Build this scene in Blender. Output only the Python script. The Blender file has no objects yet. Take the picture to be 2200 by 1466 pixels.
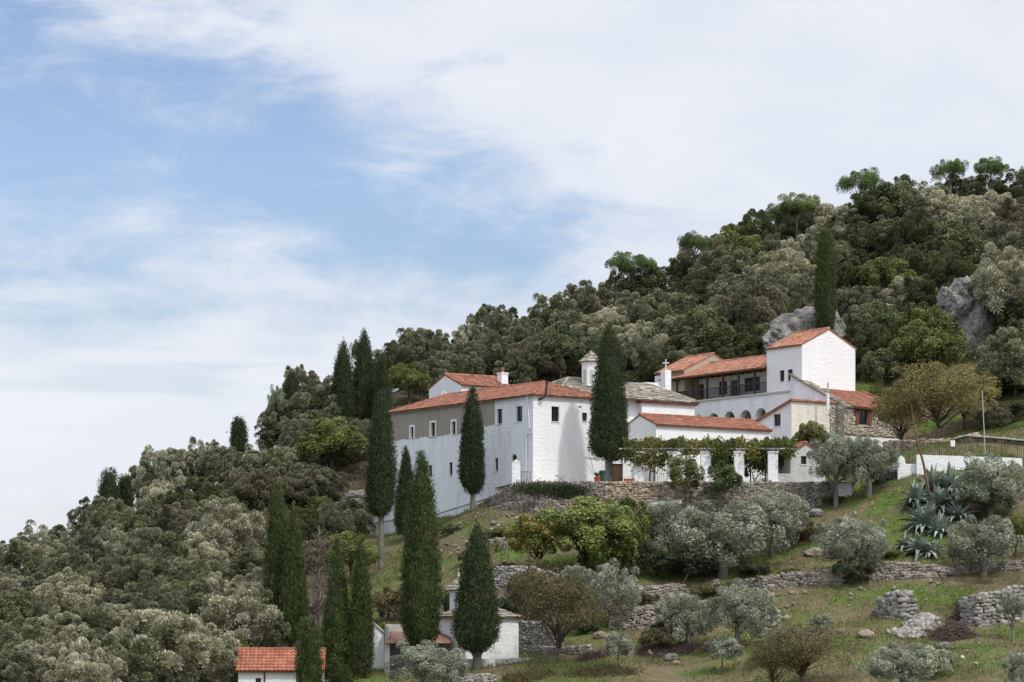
import bpy, bmesh, math, random
import numpy as np
from mathutils import Vector, Matrix, noise as mnoise
from mathutils.geometry import tessellate_polygon

# ------------------------------------------------------------------ camera, sky, sun, exposure
C = bpy.context.scene.collection
SC = bpy.context.scene
F, HZ, CX = 5194.0, 1300.0, 1100.0          # 85 mm lens over a 2200 px wide frame; eye level at row 1300
cam_d = bpy.data.cameras.new('camera'); cam = bpy.data.objects.new('camera', cam_d); C.objects.link(cam)
cam_d.lens = 85; cam_d.sensor_width = 36; cam_d.sensor_fit = 'HORIZONTAL'
cam_d.shift_y = (HZ - 733) / 2200.0
cam_d.clip_start = 1; cam_d.clip_end = 30000
cam.location = (0, 0, 0); cam.rotation_euler = (math.radians(90), 0, 0)
SC.camera = cam
SC.view_settings.view_transform = 'Standard'; SC.view_settings.look = 'None'
SC.view_settings.exposure = 0.06; SC.view_settings.gamma = 1.0
SUNV = Vector((2.9, -3.1, 6.2)).normalized()   # towards the sun: behind the camera, to the right
sun_d = bpy.data.lights.new('sun', 'SUN'); sun = bpy.data.objects.new('sun', sun_d); C.objects.link(sun)
sun_d.energy = 2.25; sun_d.angle = math.radians(2.5); sun_d.color = (1.0, 0.95, 0.88)
sun.rotation_euler = SUNV.to_track_quat('Z', 'Y').to_euler(); sun.location = (60, -60, 90)

def P(px, py, Y): return Vector(((px - CX) / F * Y, Y, (HZ - py) / F * Y))

class NT:
    """tiny node-tree helper"""
    def __init__(s, tree): s.t = tree; tree.nodes.clear()
    def n(s, typ, **kw):
        nd = s.t.nodes.new(typ)
        for k, v in kw.items():
            if k.startswith('i_'):
                key = k[2:]; key = int(key) if key.isdigit() else key.replace('_', ' ')
                nd.inputs[key].default_value = v
            else: setattr(nd, k, v)
        return nd
    def l(s, a, b): s.t.links.new(a, b)
    def math(s, op, a, b=None, clamp=False):
        nd = s.t.nodes.new('ShaderNodeMath'); nd.operation = op; nd.use_clamp = clamp
        for i, x in enumerate((a, b)):
            if x is None: continue
            if isinstance(x, (int, float)): nd.inputs[i].default_value = x
            else: s.l(x, nd.inputs[i])
        return nd.outputs[0]
    def mix(s, f, a, b, blend='MIX'):
        nd = s.t.nodes.new('ShaderNodeMix'); nd.data_type = 'RGBA'; nd.blend_type = blend
        for sock, x in ((nd.inputs[0], f), (nd.inputs[6], a), (nd.inputs[7], b)):
            if isinstance(x, (int, float)): sock.default_value = x
            elif isinstance(x, tuple): sock.default_value = (*x, 1) if len(x) == 3 else x
            else: s.l(x, sock)
        return nd.outputs[2]
    def ramp(s, f, stops):
        nd = s.t.nodes.new('ShaderNodeValToRGB'); e = nd.color_ramp.elements
        while len(e) < len(stops): e.new(0.5)
        for el, (p, c) in zip(e, stops): el.position = p; el.color = (*c, 1) if len(c) == 3 else c
        s.l(f, nd.inputs[0]); return nd.outputs[0]
    def smooth(s, f, lo, hi):
        nd = s.t.nodes.new('ShaderNodeMapRange'); nd.interpolation_type = 'SMOOTHSTEP'
        nd.inputs[1].default_value = lo; nd.inputs[2].default_value = hi
        s.l(f, nd.inputs[0]); return nd.outputs[0]

def make_world():
    w = bpy.data.worlds.new('World'); SC.world = w; w.use_nodes = True
    T = NT(w.node_tree)
    out = T.n('ShaderNodeOutputWorld'); bg = T.n('ShaderNodeBackground'); T.l(bg.outputs[0], out.inputs[0])
    sky = T.n('ShaderNodeTexSky'); sky.sky_type = 'NISHITA'; sky.sun_disc = False
    sky.sun_elevation = math.asin(SUNV.z); sky.sun_rotation = math.atan2(SUNV.x, SUNV.y)
    sky.altitude = 300; sky.air_density = 1.0; sky.dust_density = 0.7; sky.ozone_density = 2.2
    geo = T.n('ShaderNodeTexCoord'); sep = T.n('ShaderNodeSeparateXYZ'); T.l(geo.outputs['Generated'], sep.inputs[0])
    ya = T.math('MAXIMUM', T.math('ABSOLUTE', sep.outputs[1]), 0.12)
    p = T.math('MULTIPLY', T.math('DIVIDE', sep.outputs[0], ya), F / 1000)
    q = T.math('MULTIPLY', T.math('DIVIDE', sep.outputs[2], ya), F / 1000)
    com = T.n('ShaderNodeCombineXYZ'); T.l(p, com.inputs[0]); T.l(q, com.inputs[1])
    def nz(scale, detail, rough, rot, sx, sy, dist=0.0, off=0.0):
        mp = T.n('ShaderNodeMapping'); T.l(com.outputs[0], mp.inputs[0])
        mp.inputs['Rotation'].default_value = (0, 0, rot); mp.inputs['Scale'].default_value = (sx, sy, 1)
        mp.inputs['Location'].default_value = (off, off * .7, off * .3)
        nd = T.n('ShaderNodeTexNoise', i_Scale=scale, i_Detail=detail, i_Roughness=rough, i_Distortion=dist)
        T.l(mp.outputs[0], nd.inputs['Vector']); return nd.outputs[0]
    big = nz(1.5, 6, 0.55, 0.35, 1.0, 1.7, 0.4, 3.1)
    fine = nz(3.6, 8, 0.62, 0.25, 0.8, 2.2, 0.6, 7.7)
    # the great cloud bank: everything to the right of a slanting edge
    d = T.math('SUBTRACT', T.math('MULTIPLY', T.math('ADD', p, 0.74), 0.57), T.math('MULTIPLY', T.math('SUBTRACT', 1.25, q), 0.82))
    d = T.math('MULTIPLY', d, 1.5)
    e = T.math('MULTIPLY', T.math('SUBTRACT', 0.74, q), 1.5)
    m = T.math('MAXIMUM', d, e)
    nn = T.math('ADD', T.math('MULTIPLY', T.math('SUBTRACT', big, 0.5), 1.7), T.math('MULTIPLY', T.math('SUBTRACT', fine, 0.5), 1.0))
    dens = T.smooth(T.math('ADD', m, nn), -0.20, 0.42)
    # thin blue-grey streaks in the veil near the horizon
    streak = nz(2.2, 5, 0.55, 0.05, 0.6, 5.0, 0.3, 1.3)
    low = T.smooth(q, 0.95, 0.35)
    gap = T.math('MULTIPLY', T.math('MULTIPLY', T.math('MULTIPLY', T.smooth(streak, 0.5, 0.68), low), T.smooth(q, 0.12, 0.3)), 0.5)
    right = T.smooth(p, -0.2, 0.3)
    gap = T.math('MULTIPLY', gap, T.math('SUBTRACT', 1.0, right))
    dens = T.math('MULTIPLY', dens, T.math('SUBTRACT', 1.0, gap))
    dens = T.math('MULTIPLY', T.math('MAXIMUM', dens, T.math('MULTIPLY', T.smooth(fine, 0.46, 0.72), 0.34)), 0.92)
    sh = nz(2.4, 7, 0.55, 0.3, 0.7, 1.6, 0.3, 5.5)
    ccol = T.ramp(sh, [(0.28, (0.73, 0.77, 0.865)), (0.62, (0.84, 0.865, 0.915))])
    skyc = T.n('ShaderNodeVectorMath'); skyc.operation = 'SCALE'; skyc.inputs['Scale'].default_value = SKY_S
    T.l(sky.outputs[0], skyc.inputs[0])
    dens = T.math('MAXIMUM', dens, T.math('MULTIPLY', T.smooth(q, 0.45, 0.0), 0.95))
    clear = T.mix(1.0, skyc.outputs[0], T.mix(T.smooth(q, 0.5, 1.0), (0.84, 0.79, 0.80), (1.03, 0.96, 0.97)), 'MULTIPLY')
    # unseen thin cloud overhead and round the sun, brightened to add soft fill light
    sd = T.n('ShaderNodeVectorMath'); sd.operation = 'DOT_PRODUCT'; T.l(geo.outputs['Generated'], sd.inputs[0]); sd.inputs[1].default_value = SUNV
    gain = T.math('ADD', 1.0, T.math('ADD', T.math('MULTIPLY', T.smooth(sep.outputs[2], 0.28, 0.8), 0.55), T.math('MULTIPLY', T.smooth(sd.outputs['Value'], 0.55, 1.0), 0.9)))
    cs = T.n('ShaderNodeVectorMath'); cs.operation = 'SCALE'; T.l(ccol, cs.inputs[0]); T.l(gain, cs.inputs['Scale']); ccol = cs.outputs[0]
    dens = T.math('MAXIMUM', dens, T.math('MULTIPLY', T.smooth(sep.outputs[2], 0.28, 0.6), 0.8))
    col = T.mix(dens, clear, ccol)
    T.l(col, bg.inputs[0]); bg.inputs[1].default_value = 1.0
SKY_S = 0.138
make_world()

# ------------------------------------------------------------------ materials
MATS = {}
def mat(name, fn):
    if name not in MATS:
        m = bpy.data.materials.new(name); m.use_nodes = True
        T = NT(m.node_tree); out = T.n('ShaderNodeOutputMaterial'); fn(T, out); MATS[name] = m
    return MATS[name]

def surf(name, ca, cb, scale=1.5, rough=0.85, bump=0.0, bscale=8.0, tint=0.0, spec=0.25, stretch=(1, 1, 1), metallic=0.0, bdist=0.05, lo=0.35, hi=0.65):
    """two-colour noise surface; tint = how far the per-face 'tint' attribute brightens or darkens a tile, slab or stone"""
    def fn(T, out):
        b = T.n('ShaderNodeBsdfPrincipled'); T.l(b.outputs[0], out.inputs[0])
        b.inputs['Roughness'].default_value = rough; b.inputs['Specular IOR Level'].default_value = spec
        b.inputs['Metallic'].default_value = metallic
        tc = T.n('ShaderNodeNewGeometry'); mp = T.n('ShaderNodeMapping'); T.l(tc.outputs['Position'], mp.inputs[0])
        mp.inputs['Scale'].default_value = stretch
        nz = T.n('ShaderNodeTexNoise', i_Scale=scale, i_Detail=6.0, i_Roughness=0.62); T.l(mp.outputs[0], nz.inputs['Vector'])
        col = T.ramp(nz.outputs[0], [(lo, ca), (hi, cb)])
        if tint:
            at = T.n('ShaderNodeAttribute', attribute_name='tint')
            k = T.math('ADD', 1 - tint, T.math('MULTIPLY', at.outputs['Fac'], 2 * tint))
            vm = T.n('ShaderNodeVectorMath'); vm.operation = 'SCALE'; T.l(col, vm.inputs[0]); T.l(k, vm.inputs['Scale']); col = vm.outputs[0]
        T.l(col, b.inputs['Base Color'])
        if bump:
            n2 = T.n('ShaderNodeTexNoise', i_Scale=bscale, i_Detail=5.0, i_Roughness=0.6); T.l(tc.outputs['Position'], n2.inputs['Vector'])
            bp = T.n('ShaderNodeBump', i_Strength=bump, i_Distance=bdist); T.l(n2.outputs[0], bp.inputs['Height']); T.l(bp.outputs[0], b.inputs['Normal'])
    return mat(name, fn)

def plaster(name, base, stain, amount, rubble=0.5):
    def fn(T, out):
        b = T.n('ShaderNodeBsdfPrincipled'); T.l(b.outputs[0], out.inputs[0]); b.inputs['Roughness'].default_value = 0.9
        b.inputs['Specular IOR Level'].default_value = 0.15
        g = T.n('ShaderNodeNewGeometry'); mp = T.n('ShaderNodeMapping'); T.l(g.outputs['Position'], mp.inputs[0]); mp.inputs['Scale'].default_value = (1.2, 1.2, 0.35)
        n1 = T.n('ShaderNodeTexNoise', i_Scale=1.1, i_Detail=8.0, i_Roughness=0.65); T.l(mp.outputs[0], n1.inputs['Vector'])
        n2 = T.n('ShaderNodeTexNoise', i_Scale=6.0, i_Detail=5.0, i_Roughness=0.7); T.l(g.outputs['Position'], n2.inputs['Vector'])
        f = T.math('MULTIPLY', T.smooth(n1.outputs[0], 0.42, 0.75), amount)
        f2 = T.math('MULTIPLY', T.smooth(n2.outputs[0], 0.60, 0.72), amount * 0.8)
        col = T.mix(T.math('MAXIMUM', f, f2), base, stain); T.l(col, b.inputs['Base Color'])
        mp3 = T.n('ShaderNodeMapping'); T.l(g.outputs['Position'], mp3.inputs[0]); mp3.inputs['Scale'].default_value = (1, 1, 1.7)
        v = T.n('ShaderNodeTexNoise', i_Scale=3.2, i_Detail=4.0, i_Roughness=0.55); T.l(mp3.outputs[0], v.inputs['Vector'])
        bp = T.n('ShaderNodeBump', i_Strength=rubble, i_Distance=0.12); T.l(v.outputs[0], bp.inputs['Height']); T.l(bp.outputs[0], b.inputs['Normal'])
    return mat(name, fn)

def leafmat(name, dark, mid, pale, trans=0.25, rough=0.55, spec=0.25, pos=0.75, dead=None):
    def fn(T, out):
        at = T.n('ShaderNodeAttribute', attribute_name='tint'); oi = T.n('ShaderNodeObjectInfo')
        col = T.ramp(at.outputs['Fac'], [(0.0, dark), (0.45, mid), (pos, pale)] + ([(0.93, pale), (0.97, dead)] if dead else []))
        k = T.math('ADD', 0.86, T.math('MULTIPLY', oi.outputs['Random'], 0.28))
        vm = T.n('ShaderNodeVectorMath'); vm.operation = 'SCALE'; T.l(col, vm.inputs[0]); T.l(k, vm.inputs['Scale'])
        b = T.n('ShaderNodeBsdfPrincipled'); T.l(vm.outputs[0], b.inputs['Base Color']); b.inputs['Roughness'].default_value = rough
        b.inputs['Specular IOR Level'].default_value = spec
        tr = T.n('ShaderNodeBsdfTranslucent'); T.l(vm.outputs[0], tr.inputs[0])
        mx = T.n('ShaderNodeMixShader', i_0=trans); T.l(b.outputs[0], mx.inputs[1]); T.l(tr.outputs[0], mx.inputs[2]); T.l(mx.outputs[0], out.inputs[0])
    return mat(name, fn)

WHITE = plaster('limewash', (0.82, 0.82, 0.81), (0.62, 0.61, 0.585), 0.34, 0.38)
WORN = plaster('weathered_limewash', (0.83, 0.835, 0.845), (0.54, 0.55, 0.575), 0.58, 0.32)
CREAM = plaster('cream_plaster', (0.72, 0.68, 0.59), (0.46, 0.38, 0.28), 0.55, 0.5)
GREYP = plaster('grey_plaster', (0.52, 0.51, 0.49), (0.33, 0.32, 0.30), 0.6, 0.5)
CEMENT = plaster('bare_cement', (0.36, 0.315, 0.255), (0.27, 0.235, 0.19), 0.7, 0.35)
TAN = plaster('tan_render', (0.40, 0.345, 0.265), (0.33, 0.28, 0.21), 0.6, 0.3)
TILE = surf('clay_tile', (0.225, 0.09, 0.06), (0.35, 0.165, 0.108), 1.2, 0.85, tint=0.45, lo=0.3, hi=0.7)
TILEOLD = surf('weathered_clay_tile', (0.30, 0.135, 0.088), (0.45, 0.23, 0.148), 1.6, 0.85, tint=0.5, lo=0.3, hi=0.7)
SLATE = surf('stone_slate', (0.22, 0.205, 0.18), (0.36, 0.32, 0.25), 1.3, 0.85, bump=0.4, bscale=12, tint=0.45)
WOOD = surf('dark_wood', (0.065, 0.04, 0.028), (0.12, 0.07, 0.045), 5, 0.6, stretch=(1, 1, .2))
REDWOOD = surf('red_brown_paint', (0.17, 0.05, 0.04), (0.23, 0.07, 0.055), 4, 0.6)
BLUEW = surf('blue_grey_paint', (0.07, 0.11, 0.17), (0.11, 0.16, 0.22), 4, 0.5)
GLASS = surf('dark_glass', (0.012, 0.014, 0.018), (0.02, 0.022, 0.026), 2, 0.12, spec=0.5)
DARK = surf('dark_interior', (0.015, 0.013, 0.012), (0.03, 0.027, 0.024), 2, 0.9)
IRON = surf('black_iron', (0.025, 0.024, 0.024), (0.045, 0.04, 0.038), 6, 0.55)
ZINC = surf('zinc', (0.42, 0.43, 0.44), (0.55, 0.56, 0.57), 3, 0.45, metallic=0.3)
PIPEW = surf('white_pipe', (0.62, 0.63, 0.65), (0.74, 0.75, 0.77), 3, 0.5)
RUST = surf('rusty_sheet', (0.16, 0.07, 0.045), (0.30, 0.20, 0.16), 2.2, 0.75)
STONE = surf('dry_stone', (0.17, 0.145, 0.12), (0.30, 0.265, 0.225), 2.4, 0.9, bump=0.5, bscale=14, tint=0.5)
STONEW = surf('warm_stone', (0.23, 0.18, 0.135), (0.37, 0.30, 0.23), 2.0, 0.9, bump=0.5, bscale=14, tint=0.45)
STONEP = surf('pale_warm_stone', (0.33, 0.28, 0.22), (0.50, 0.44, 0.36), 2.0, 0.9, bump=0.5, bscale=14, tint=0.35)
STONEG = surf('pale_grey_stone', (0.185, 0.17, 0.15), (0.345, 0.325, 0.29), 2.4, 0.9, bump=0.5, bscale=14, tint=0.45)
MORTAR = surf('earth_core', (0.05, 0.042, 0.034), (0.09, 0.075, 0.06), 3, 0.95)
ROCK = surf('limestone', (0.13, 0.12, 0.11), (0.34, 0.325, 0.30), 0.9, 0.9, bump=1.0, bscale=2.2, stretch=(1, 1, .45), bdist=0.5)
SOILR = surf('reddish_rock', (0.19, 0.145, 0.115), (0.31, 0.25, 0.205), 2, 0.9, bump=0.6, bscale=6)
BARK = surf('grey_bark', (0.10, 0.085, 0.072), (0.22, 0.19, 0.165), 3, 0.9, bump=0.8, bscale=9, stretch=(3, 3, .4))
BARKD = surf('dark_bark', (0.055, 0.043, 0.035), (0.12, 0.095, 0.075), 3, 0.9, bump=0.8, bscale=9, stretch=(3, 3, .4))
TWIG = surf('dry_twigs', (0.10, 0.07, 0.058), (0.19, 0.145, 0.12), 3, 0.9)
DEAD = surf('brown_stalk', (0.14, 0.075, 0.05), (0.23, 0.14, 0.095), 3, 0.85)
AGAVE = surf('agave_skin', (0.165, 0.205, 0.17), (0.32, 0.365, 0.30), 1.6, 0.5, tint=0.45)
RED = surf('red_plastic', (0.33, 0.05, 0.03), (0.40, 0.07, 0.045), 4, 0.6)
GREENP = surf('green_plastic', (0.02, 0.07, 0.05), (0.03, 0.09, 0.065), 4, 0.5)
CARP = surf('dark_car_paint', (0.012, 0.014, 0.018), (0.02, 0.022, 0.027), 2, 0.25, spec=0.5)
CONC = surf('concrete_cap', (0.46, 0.44, 0.41), (0.58, 0.56, 0.52), 2, 0.9)
L_OAK = {
    'P': leafmat('oak_leaf_silvery', (0.11, 0.112, 0.06), (0.345, 0.337, 0.22), (0.64, 0.61, 0.46)),
    'G': leafmat('oak_leaf_grey_green', (0.07, 0.085, 0.04), (0.165, 0.182, 0.098), (0.36, 0.37, 0.235)),
    'D': leafmat('oak_leaf_dark', (0.04, 0.056, 0.022), (0.086, 0.105, 0.044), (0.18, 0.195, 0.088)),
    'B': leafmat('oak_leaf_brownish', (0.082, 0.08, 0.046), (0.185, 0.175, 0.108), (0.35, 0.325, 0.215)),
    'Y': leafmat('leaf_yellow_green', (0.055, 0.068, 0.018), (0.125, 0.14, 0.038), (0.235, 0.24, 0.07), 0.3),
}
L_CYP = leafmat('cypress_leaf', (0.024, 0.038, 0.018), (0.052, 0.073, 0.031), (0.105, 0.13, 0.056), 0.12, 0.65, 0.15, dead=(0.15, 0.105, 0.065))
L_CYPG = leafmat('cypress_leaf_green', (0.032, 0.050, 0.019), (0.072, 0.10, 0.034), (0.14, 0.172, 0.062), 0.12, 0.65, 0.15, dead=(0.17, 0.12, 0.07))
L_PINE = leafmat('pine_needle', (0.05, 0.078, 0.024), (0.115, 0.165, 0.048), (0.21, 0.265, 0.085), 0.25)
L_OLIVE = leafmat('olive_leaf', (0.085, 0.098, 0.06), (0.215, 0.235, 0.155), (0.48, 0.50, 0.38), 0.2, 0.5, 0.35)
L_FIG = leafmat('broad_leaf_green', (0.042, 0.07, 0.016), (0.105, 0.145, 0.036), (0.28, 0.30, 0.085), 0.3, 0.5)
L_VINE = leafmat('vine_leaf', (0.065, 0.085, 0.018), (0.17, 0.175, 0.038), (0.33, 0.25, 0.08), 0.35)
L_AUT = leafmat('autumn_leaf', (0.10, 0.085, 0.04), (0.17, 0.15, 0.05), (0.28, 0.23, 0.08), 0.3)
L_BRN = leafmat('scrub_leaf_brown', (0.07, 0.062, 0.032), (0.115, 0.105, 0.05), (0.20, 0.165, 0.055), 0.3)
L_SHRUB = leafmat('dark_shrub_leaf', (0.03, 0.04, 0.022), (0.065, 0.08, 0.042), (0.13, 0.15, 0.08), 0.2)
L_GRASS = leafmat('grass_blade', (0.065, 0.105, 0.022), (0.12, 0.165, 0.038), (0.22, 0.185, 0.09), 0.3, 0.7, 0.1)
L_CIT = leafmat('citrus_leaf', (0.022, 0.045, 0.012), (0.05, 0.085, 0.022), (0.15, 0.19, 0.05), 0.2, 0.4, 0.4)

# ------------------------------------------------------------------ objects, tags, meshes
def tag(o, label=None, cat=None, group=None, kind=None):
    if label: o['label'] = label
    if cat: o['category'] = cat
    if group: o['group'] = group
    if kind: o['kind'] = kind
    return o
def thing(name, label, cat, loc, group=None):
    o = bpy.data.objects.new(name, None); C.objects.link(o); o.location = loc; o.empty_display_size = 0.3
    return tag(o, label, cat, group)
def worldloc(o):
    v = Vector((0, 0, 0))
    while o: v = v + o.location; o = o.parent
    return v
def np_mesh(name, V, Q, tint=None, smooth=False):
    """mesh from numpy arrays: V (n,3), Q (m,k)"""
    V = np.asarray(V, dtype=np.float32); Q = np.asarray(Q, dtype=np.int32); m, k = Q.shape
    me = bpy.data.meshes.new(name)
    me.vertices.add(len(V)); me.vertices.foreach_set('co', V.ravel())
    me.loops.add(m * k); me.loops.foreach_set('vertex_index', Q.ravel())
    me.polygons.add(m); me.polygons.foreach_set('loop_start', np.arange(0, m * k, k, dtype=np.int32))
    try: me.polygons.foreach_set('loop_total', np.full(m, k, dtype=np.int32))
    except Exception: pass
    if smooth: me.polygons.foreach_set('use_smooth', np.ones(m, dtype=bool))
    if tint is not None:
        a = me.attributes.new('tint', 'FLOAT', 'FACE'); a.data.foreach_set('value', np.asarray(tint, dtype=np.float32))
    me.update(calc_edges=True); return me
def link(name, me, material, parent=None):
    if material: me.materials.append(material)
    o = bpy.data.objects.new(name, me); C.objects.link(o)
    if parent: o.parent = parent
    return o

class MB:
    def __init__(s): s.v = []; s.f = []; s.t = []
    def vert(s, p): s.v.append((p[0], p[1], p[2])); return len(s.v) - 1
    def face(s, pts, t=0.5):
        s.f.append([s.vert(p) for p in pts]); s.t.append(t)
    def box8(s, c, t=0.5):
        i = [s.vert(p) for p in c]
        for q in ((0, 3, 2, 1), (4, 5, 6, 7), (0, 1, 5, 4), (1, 2, 6, 5), (2, 3, 7, 6), (3, 0, 4, 7)):
            s.f.append([i[k] for k in q]); s.t.append(t)
    def box(s, c, hx, hy, hz, ax=(1, 0, 0), t=0.5):
        ax = Vector(ax).normalized(); ay = Vector((-ax.y, ax.x, 0)); az = Vector((0, 0, 1)); c = Vector(c)
        s.box8([c + ax * sx * hx + ay * sy * hy + az * sz * hz for sz in (-1, 1) for sx, sy in ((-1, -1), (1, -1), (1, 1), (-1, 1))], t)
    def slab(s, pts, off, t=0.5):
        """closed prism: polygon pts pushed by vector off"""
        n = len(pts); a = [s.vert(p) for p in pts]; b = [s.vert(Vector(p) + off) for p in pts]
        s.f.append(a); s.f.append(b[::-1]); s.t += [t, t]
        for k in range(n): s.f.append([a[k], b[k], b[(k + 1) % n], a[(k + 1) % n]]); s.t.append(t)
    def bar(s, p, q, w, t=0.5):
        s.tube([p, q], [w, w], 4, t)
    def tube(s, pts, rad, n=6, t=0.5, cap=True):
        pts = [Vector(p) for p in pts]; rings = []
        for k, p in enumerate(pts):
            d = (pts[min(k + 1, len(pts) - 1)] - pts[max(k - 1, 0)])
            if d.length < 1e-6: d = Vector((0, 0, 1))
            d.normalize(); ref = Vector((0, 0, 1)) if abs(d.z) < 0.9 else Vector((1, 0, 0))
            u = d.cross(ref).normalized(); w = d.cross(u)
            r = rad[k] if isinstance(rad, (list, tuple)) else rad
            rings.append([s.vert(p + (u * math.cos(2 * math.pi * (j + .5) / n) + w * math.sin(2 * math.pi * (j + .5) / n)) * r) for j in range(n)])
        for a, b in zip(rings, rings[1:]):
            for j in range(n): s.f.append([a[j], a[(j + 1) % n], b[(j + 1) % n], b[j]]); s.t.append(t)
        if cap: s.f.append(rings[0][::-1]); s.f.append(rings[-1]); s.t += [t, t]
    def build(s, name, material, parent=None, smooth=False, local=False):
        me = bpy.data.meshes.new(name); V = s.v
        if parent is not None and not local:
            w = worldloc(parent); V = [(x - w.x, y - w.y, z - w.z) for x, y, z in V]
        me.from_pydata(V, [], s.f)
        a = me.attributes.new('tint', 'FLOAT', 'FACE'); a.data.foreach_set('value', s.t)
        if smooth: me.polygons.foreach_set('use_smooth', [True] * len(me.polygons))
        me.update(); return link(name, me, material, parent)

# ------------------------------------------------------------------ the terrain
OM = Vector((1.56, 180.0)); AA = Vector((-0.567, 0.824)); BB = Vector((0.824, 0.567))   # the monastery's own axes
def M2(a, b): p = OM + AA * a + BB * b; return (p.x, p.y)
def M3(a, b, z): p = OM + AA * a + BB * b; return Vector((p.x, p.y, z))
ctrl = []
def cp(px, py, Y): v = P(px, py, Y); ctrl.append((v.x, v.y, v.z))
def cw(x, y, z): ctrl.append((x, y, z))
for c in [(2200, 1475, 126), (1950, 1470, 130), (1700, 1470, 132), (1400, 1470, 136), (1100, 1470, 138), (850, 1475, 139),
          (2180, 1390, 138), (1990, 1385, 140), (1760, 1390, 141), (1550, 1425, 141), (1300, 1425, 143), (1060, 1428, 145), (900, 1450, 145),
          (2130, 1345, 146), (1930, 1335, 148), (1750, 1330, 150), (1520, 1370, 149), (1380, 1360, 150), (1220, 1398, 149),
          (2150, 1260, 154), (1950, 1265, 155), (1750, 1270, 156), (1620, 1270, 157), (1420, 1300, 157), (1250, 1310, 156), (1100, 1290, 157),
          (2120, 1195, 161), (1900, 1200, 162), (1700, 1222, 161), (1560, 1240, 161), (1350, 1235, 163), (1150, 1220, 164), (1000, 1240, 163), (900, 1270, 165),
          (2200, 1130, 166), (2050, 1110, 166), (1880, 1130, 168), (1760, 1150, 168), (1500, 1160, 169), (1300, 1155, 169), (1100, 1160, 169), (960, 1170, 173), (850, 1215, 176),
          (2150, 1035, 171), (1950, 1050, 171), (1860, 1060, 172), (1800, 1095, 174), (1600, 1105, 174.5), (1450, 1108, 174.5), (1300, 1110, 174.5), (1150, 1105, 175),
          (1040, 1105, 179), (1000, 1100, 183), (940, 1120, 188), (860, 1145, 194), (790, 1165, 200), (740, 1150, 192), (780, 1230, 180),
          (2180, 985, 177), (1950, 1000, 177), (2190, 915, 189), (1950, 955, 186), (2150, 870, 197), (1900, 880, 200), (1900, 825, 209), (2100, 800, 208)]: cp(*c)
for c in [(1076, 1424, 147.5), (1116, 1424, 150), (1114, 1418, 152), (1040, 1428, 146), (1000, 1432, 147), (950, 1438, 148.5), (880, 1442, 148.5), (815, 1446, 150), (1150, 1412, 150), (1075, 1415, 152)]: cp(*c)
# terrace platform and yards (the ground lies just under the paving)
for a, b, z in [(-2, 1, 8.3), (-2, 8, 8.4), (-4, 14, 8.6), (0, 6, 8.5), (3, 9, 9.0), (2, 20, 10.5), (0, 25, 10.6), (6, 14, 10.5), (6, 24, 12.5), (14, 24, 14.2), (14, 8, 11.5),
                (8, 3, 8.0), (18, 3, 8.2), (24, 6, 12.0), (25, 14, 15.5), (18, 34, 18.5), (8, 36, 17.5), (1, 37, 16.0), (-3, 36, 13.0), (22, 27, 17.0)]: x, y = M2(a, b); cw(x, y, z)
# left slope and ridge line
for c in [(0, 1475, 132), (200, 1490, 134), (400, 1500, 136), (560, 1500, 139), (700, 1480, 141),
          (650, 1330, 160), (450, 1350, 156), (250, 1360, 152), (60, 1400, 150), (620, 1180, 184), (450, 1210, 178), (250, 1250, 172), (60, 1310, 166),
          (720, 1080, 202), (560, 1080, 200)]: cp(*c)
for px, py, Y in [(0, 1250, 186), (150, 1205, 192), (300, 1120, 200), (450, 1055, 207), (580, 1000, 212), (700, 910, 216), (850, 838, 226), (1000, 805, 234),
                  (1150, 755, 240), (1300, 705, 248), (1500, 628, 262), (1700, 553, 276), (1900, 500, 290), (2200, 462, 300), (2500, 420, 310)]:
    cp(px, py, Y); v = P(px, py, Y); cw(v.x, v.y + 45, v.z - 9); cw(v.x, v.y + 110, v.z - 34)
for c in [(2200, 690, 232), (2350, 640, 250), (1000, 905, 217), (1250, 860, 221), (1500, 800, 226), (1750, 740, 232), (1950, 740, 228)]: cp(*c)
for x in (-60, -30, 0, 30, 60): cw(x, 110, -7.5 - (0.02 * abs(x))); cw(x, 70, -7); cw(x, 20, -3)
for x in (-110, 110): cw(x, 20, -5)
cw(-75, 150, -14); cw(-80, 220, -14); cw(-110, 180, -22); cw(-110, 260, -20); cw(75, 150, 1); cw(85, 200, 18); cw(100, 130, -2); cw(120, 300, 52); cw(-60, 195, -4)
ctrl = np.array(ctrl, dtype=np.float64)
def _tps(r2): return np.where(r2 > 1e-9, 0.5 * r2 * np.log(r2 + 1e-12), 0.0)
SCALE = 50.0
cxy = ctrl[:, :2] / SCALE; n_ = len(cxy)
K = _tps(((cxy[:, None] - cxy[None]) ** 2).sum(-1)) + np.eye(n_) * 0.004
Pm = np.c_[np.ones(n_), cxy]
Sys = np.block([[K, Pm], [Pm.T, np.zeros((3, 3))]])
sol = np.linalg.solve(Sys, np.r_[ctrl[:, 2], 0, 0, 0])
GX0, GX1, GY0, GY1, GS = -130.0, 150.0, -10.0, 420.0, 1.0
gxs = np.arange(GX0, GX1 + .1, GS); gys = np.arange(GY0, GY1 + .1, GS)
gx, gy = np.meshgrid(gxs, gys)
def _eval(X, Y):
    q = np.c_[X.ravel(), Y.ravel()] / SCALE; z = np.zeros(len(q))
    for i in range(0, len(q), 8000):
        s = q[i:i + 8000]; z[i:i + 8000] = _tps(((s[:, None] - cxy[None]) ** 2).sum(-1)) @ sol[:n_] + np.c_[np.ones(len(s)), s] @ sol[n_:]
    return z.reshape(X.shape)
GZ = np.clip(_eval(gx, gy), -45, 75)
rs = np.random.RandomState(3)
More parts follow.
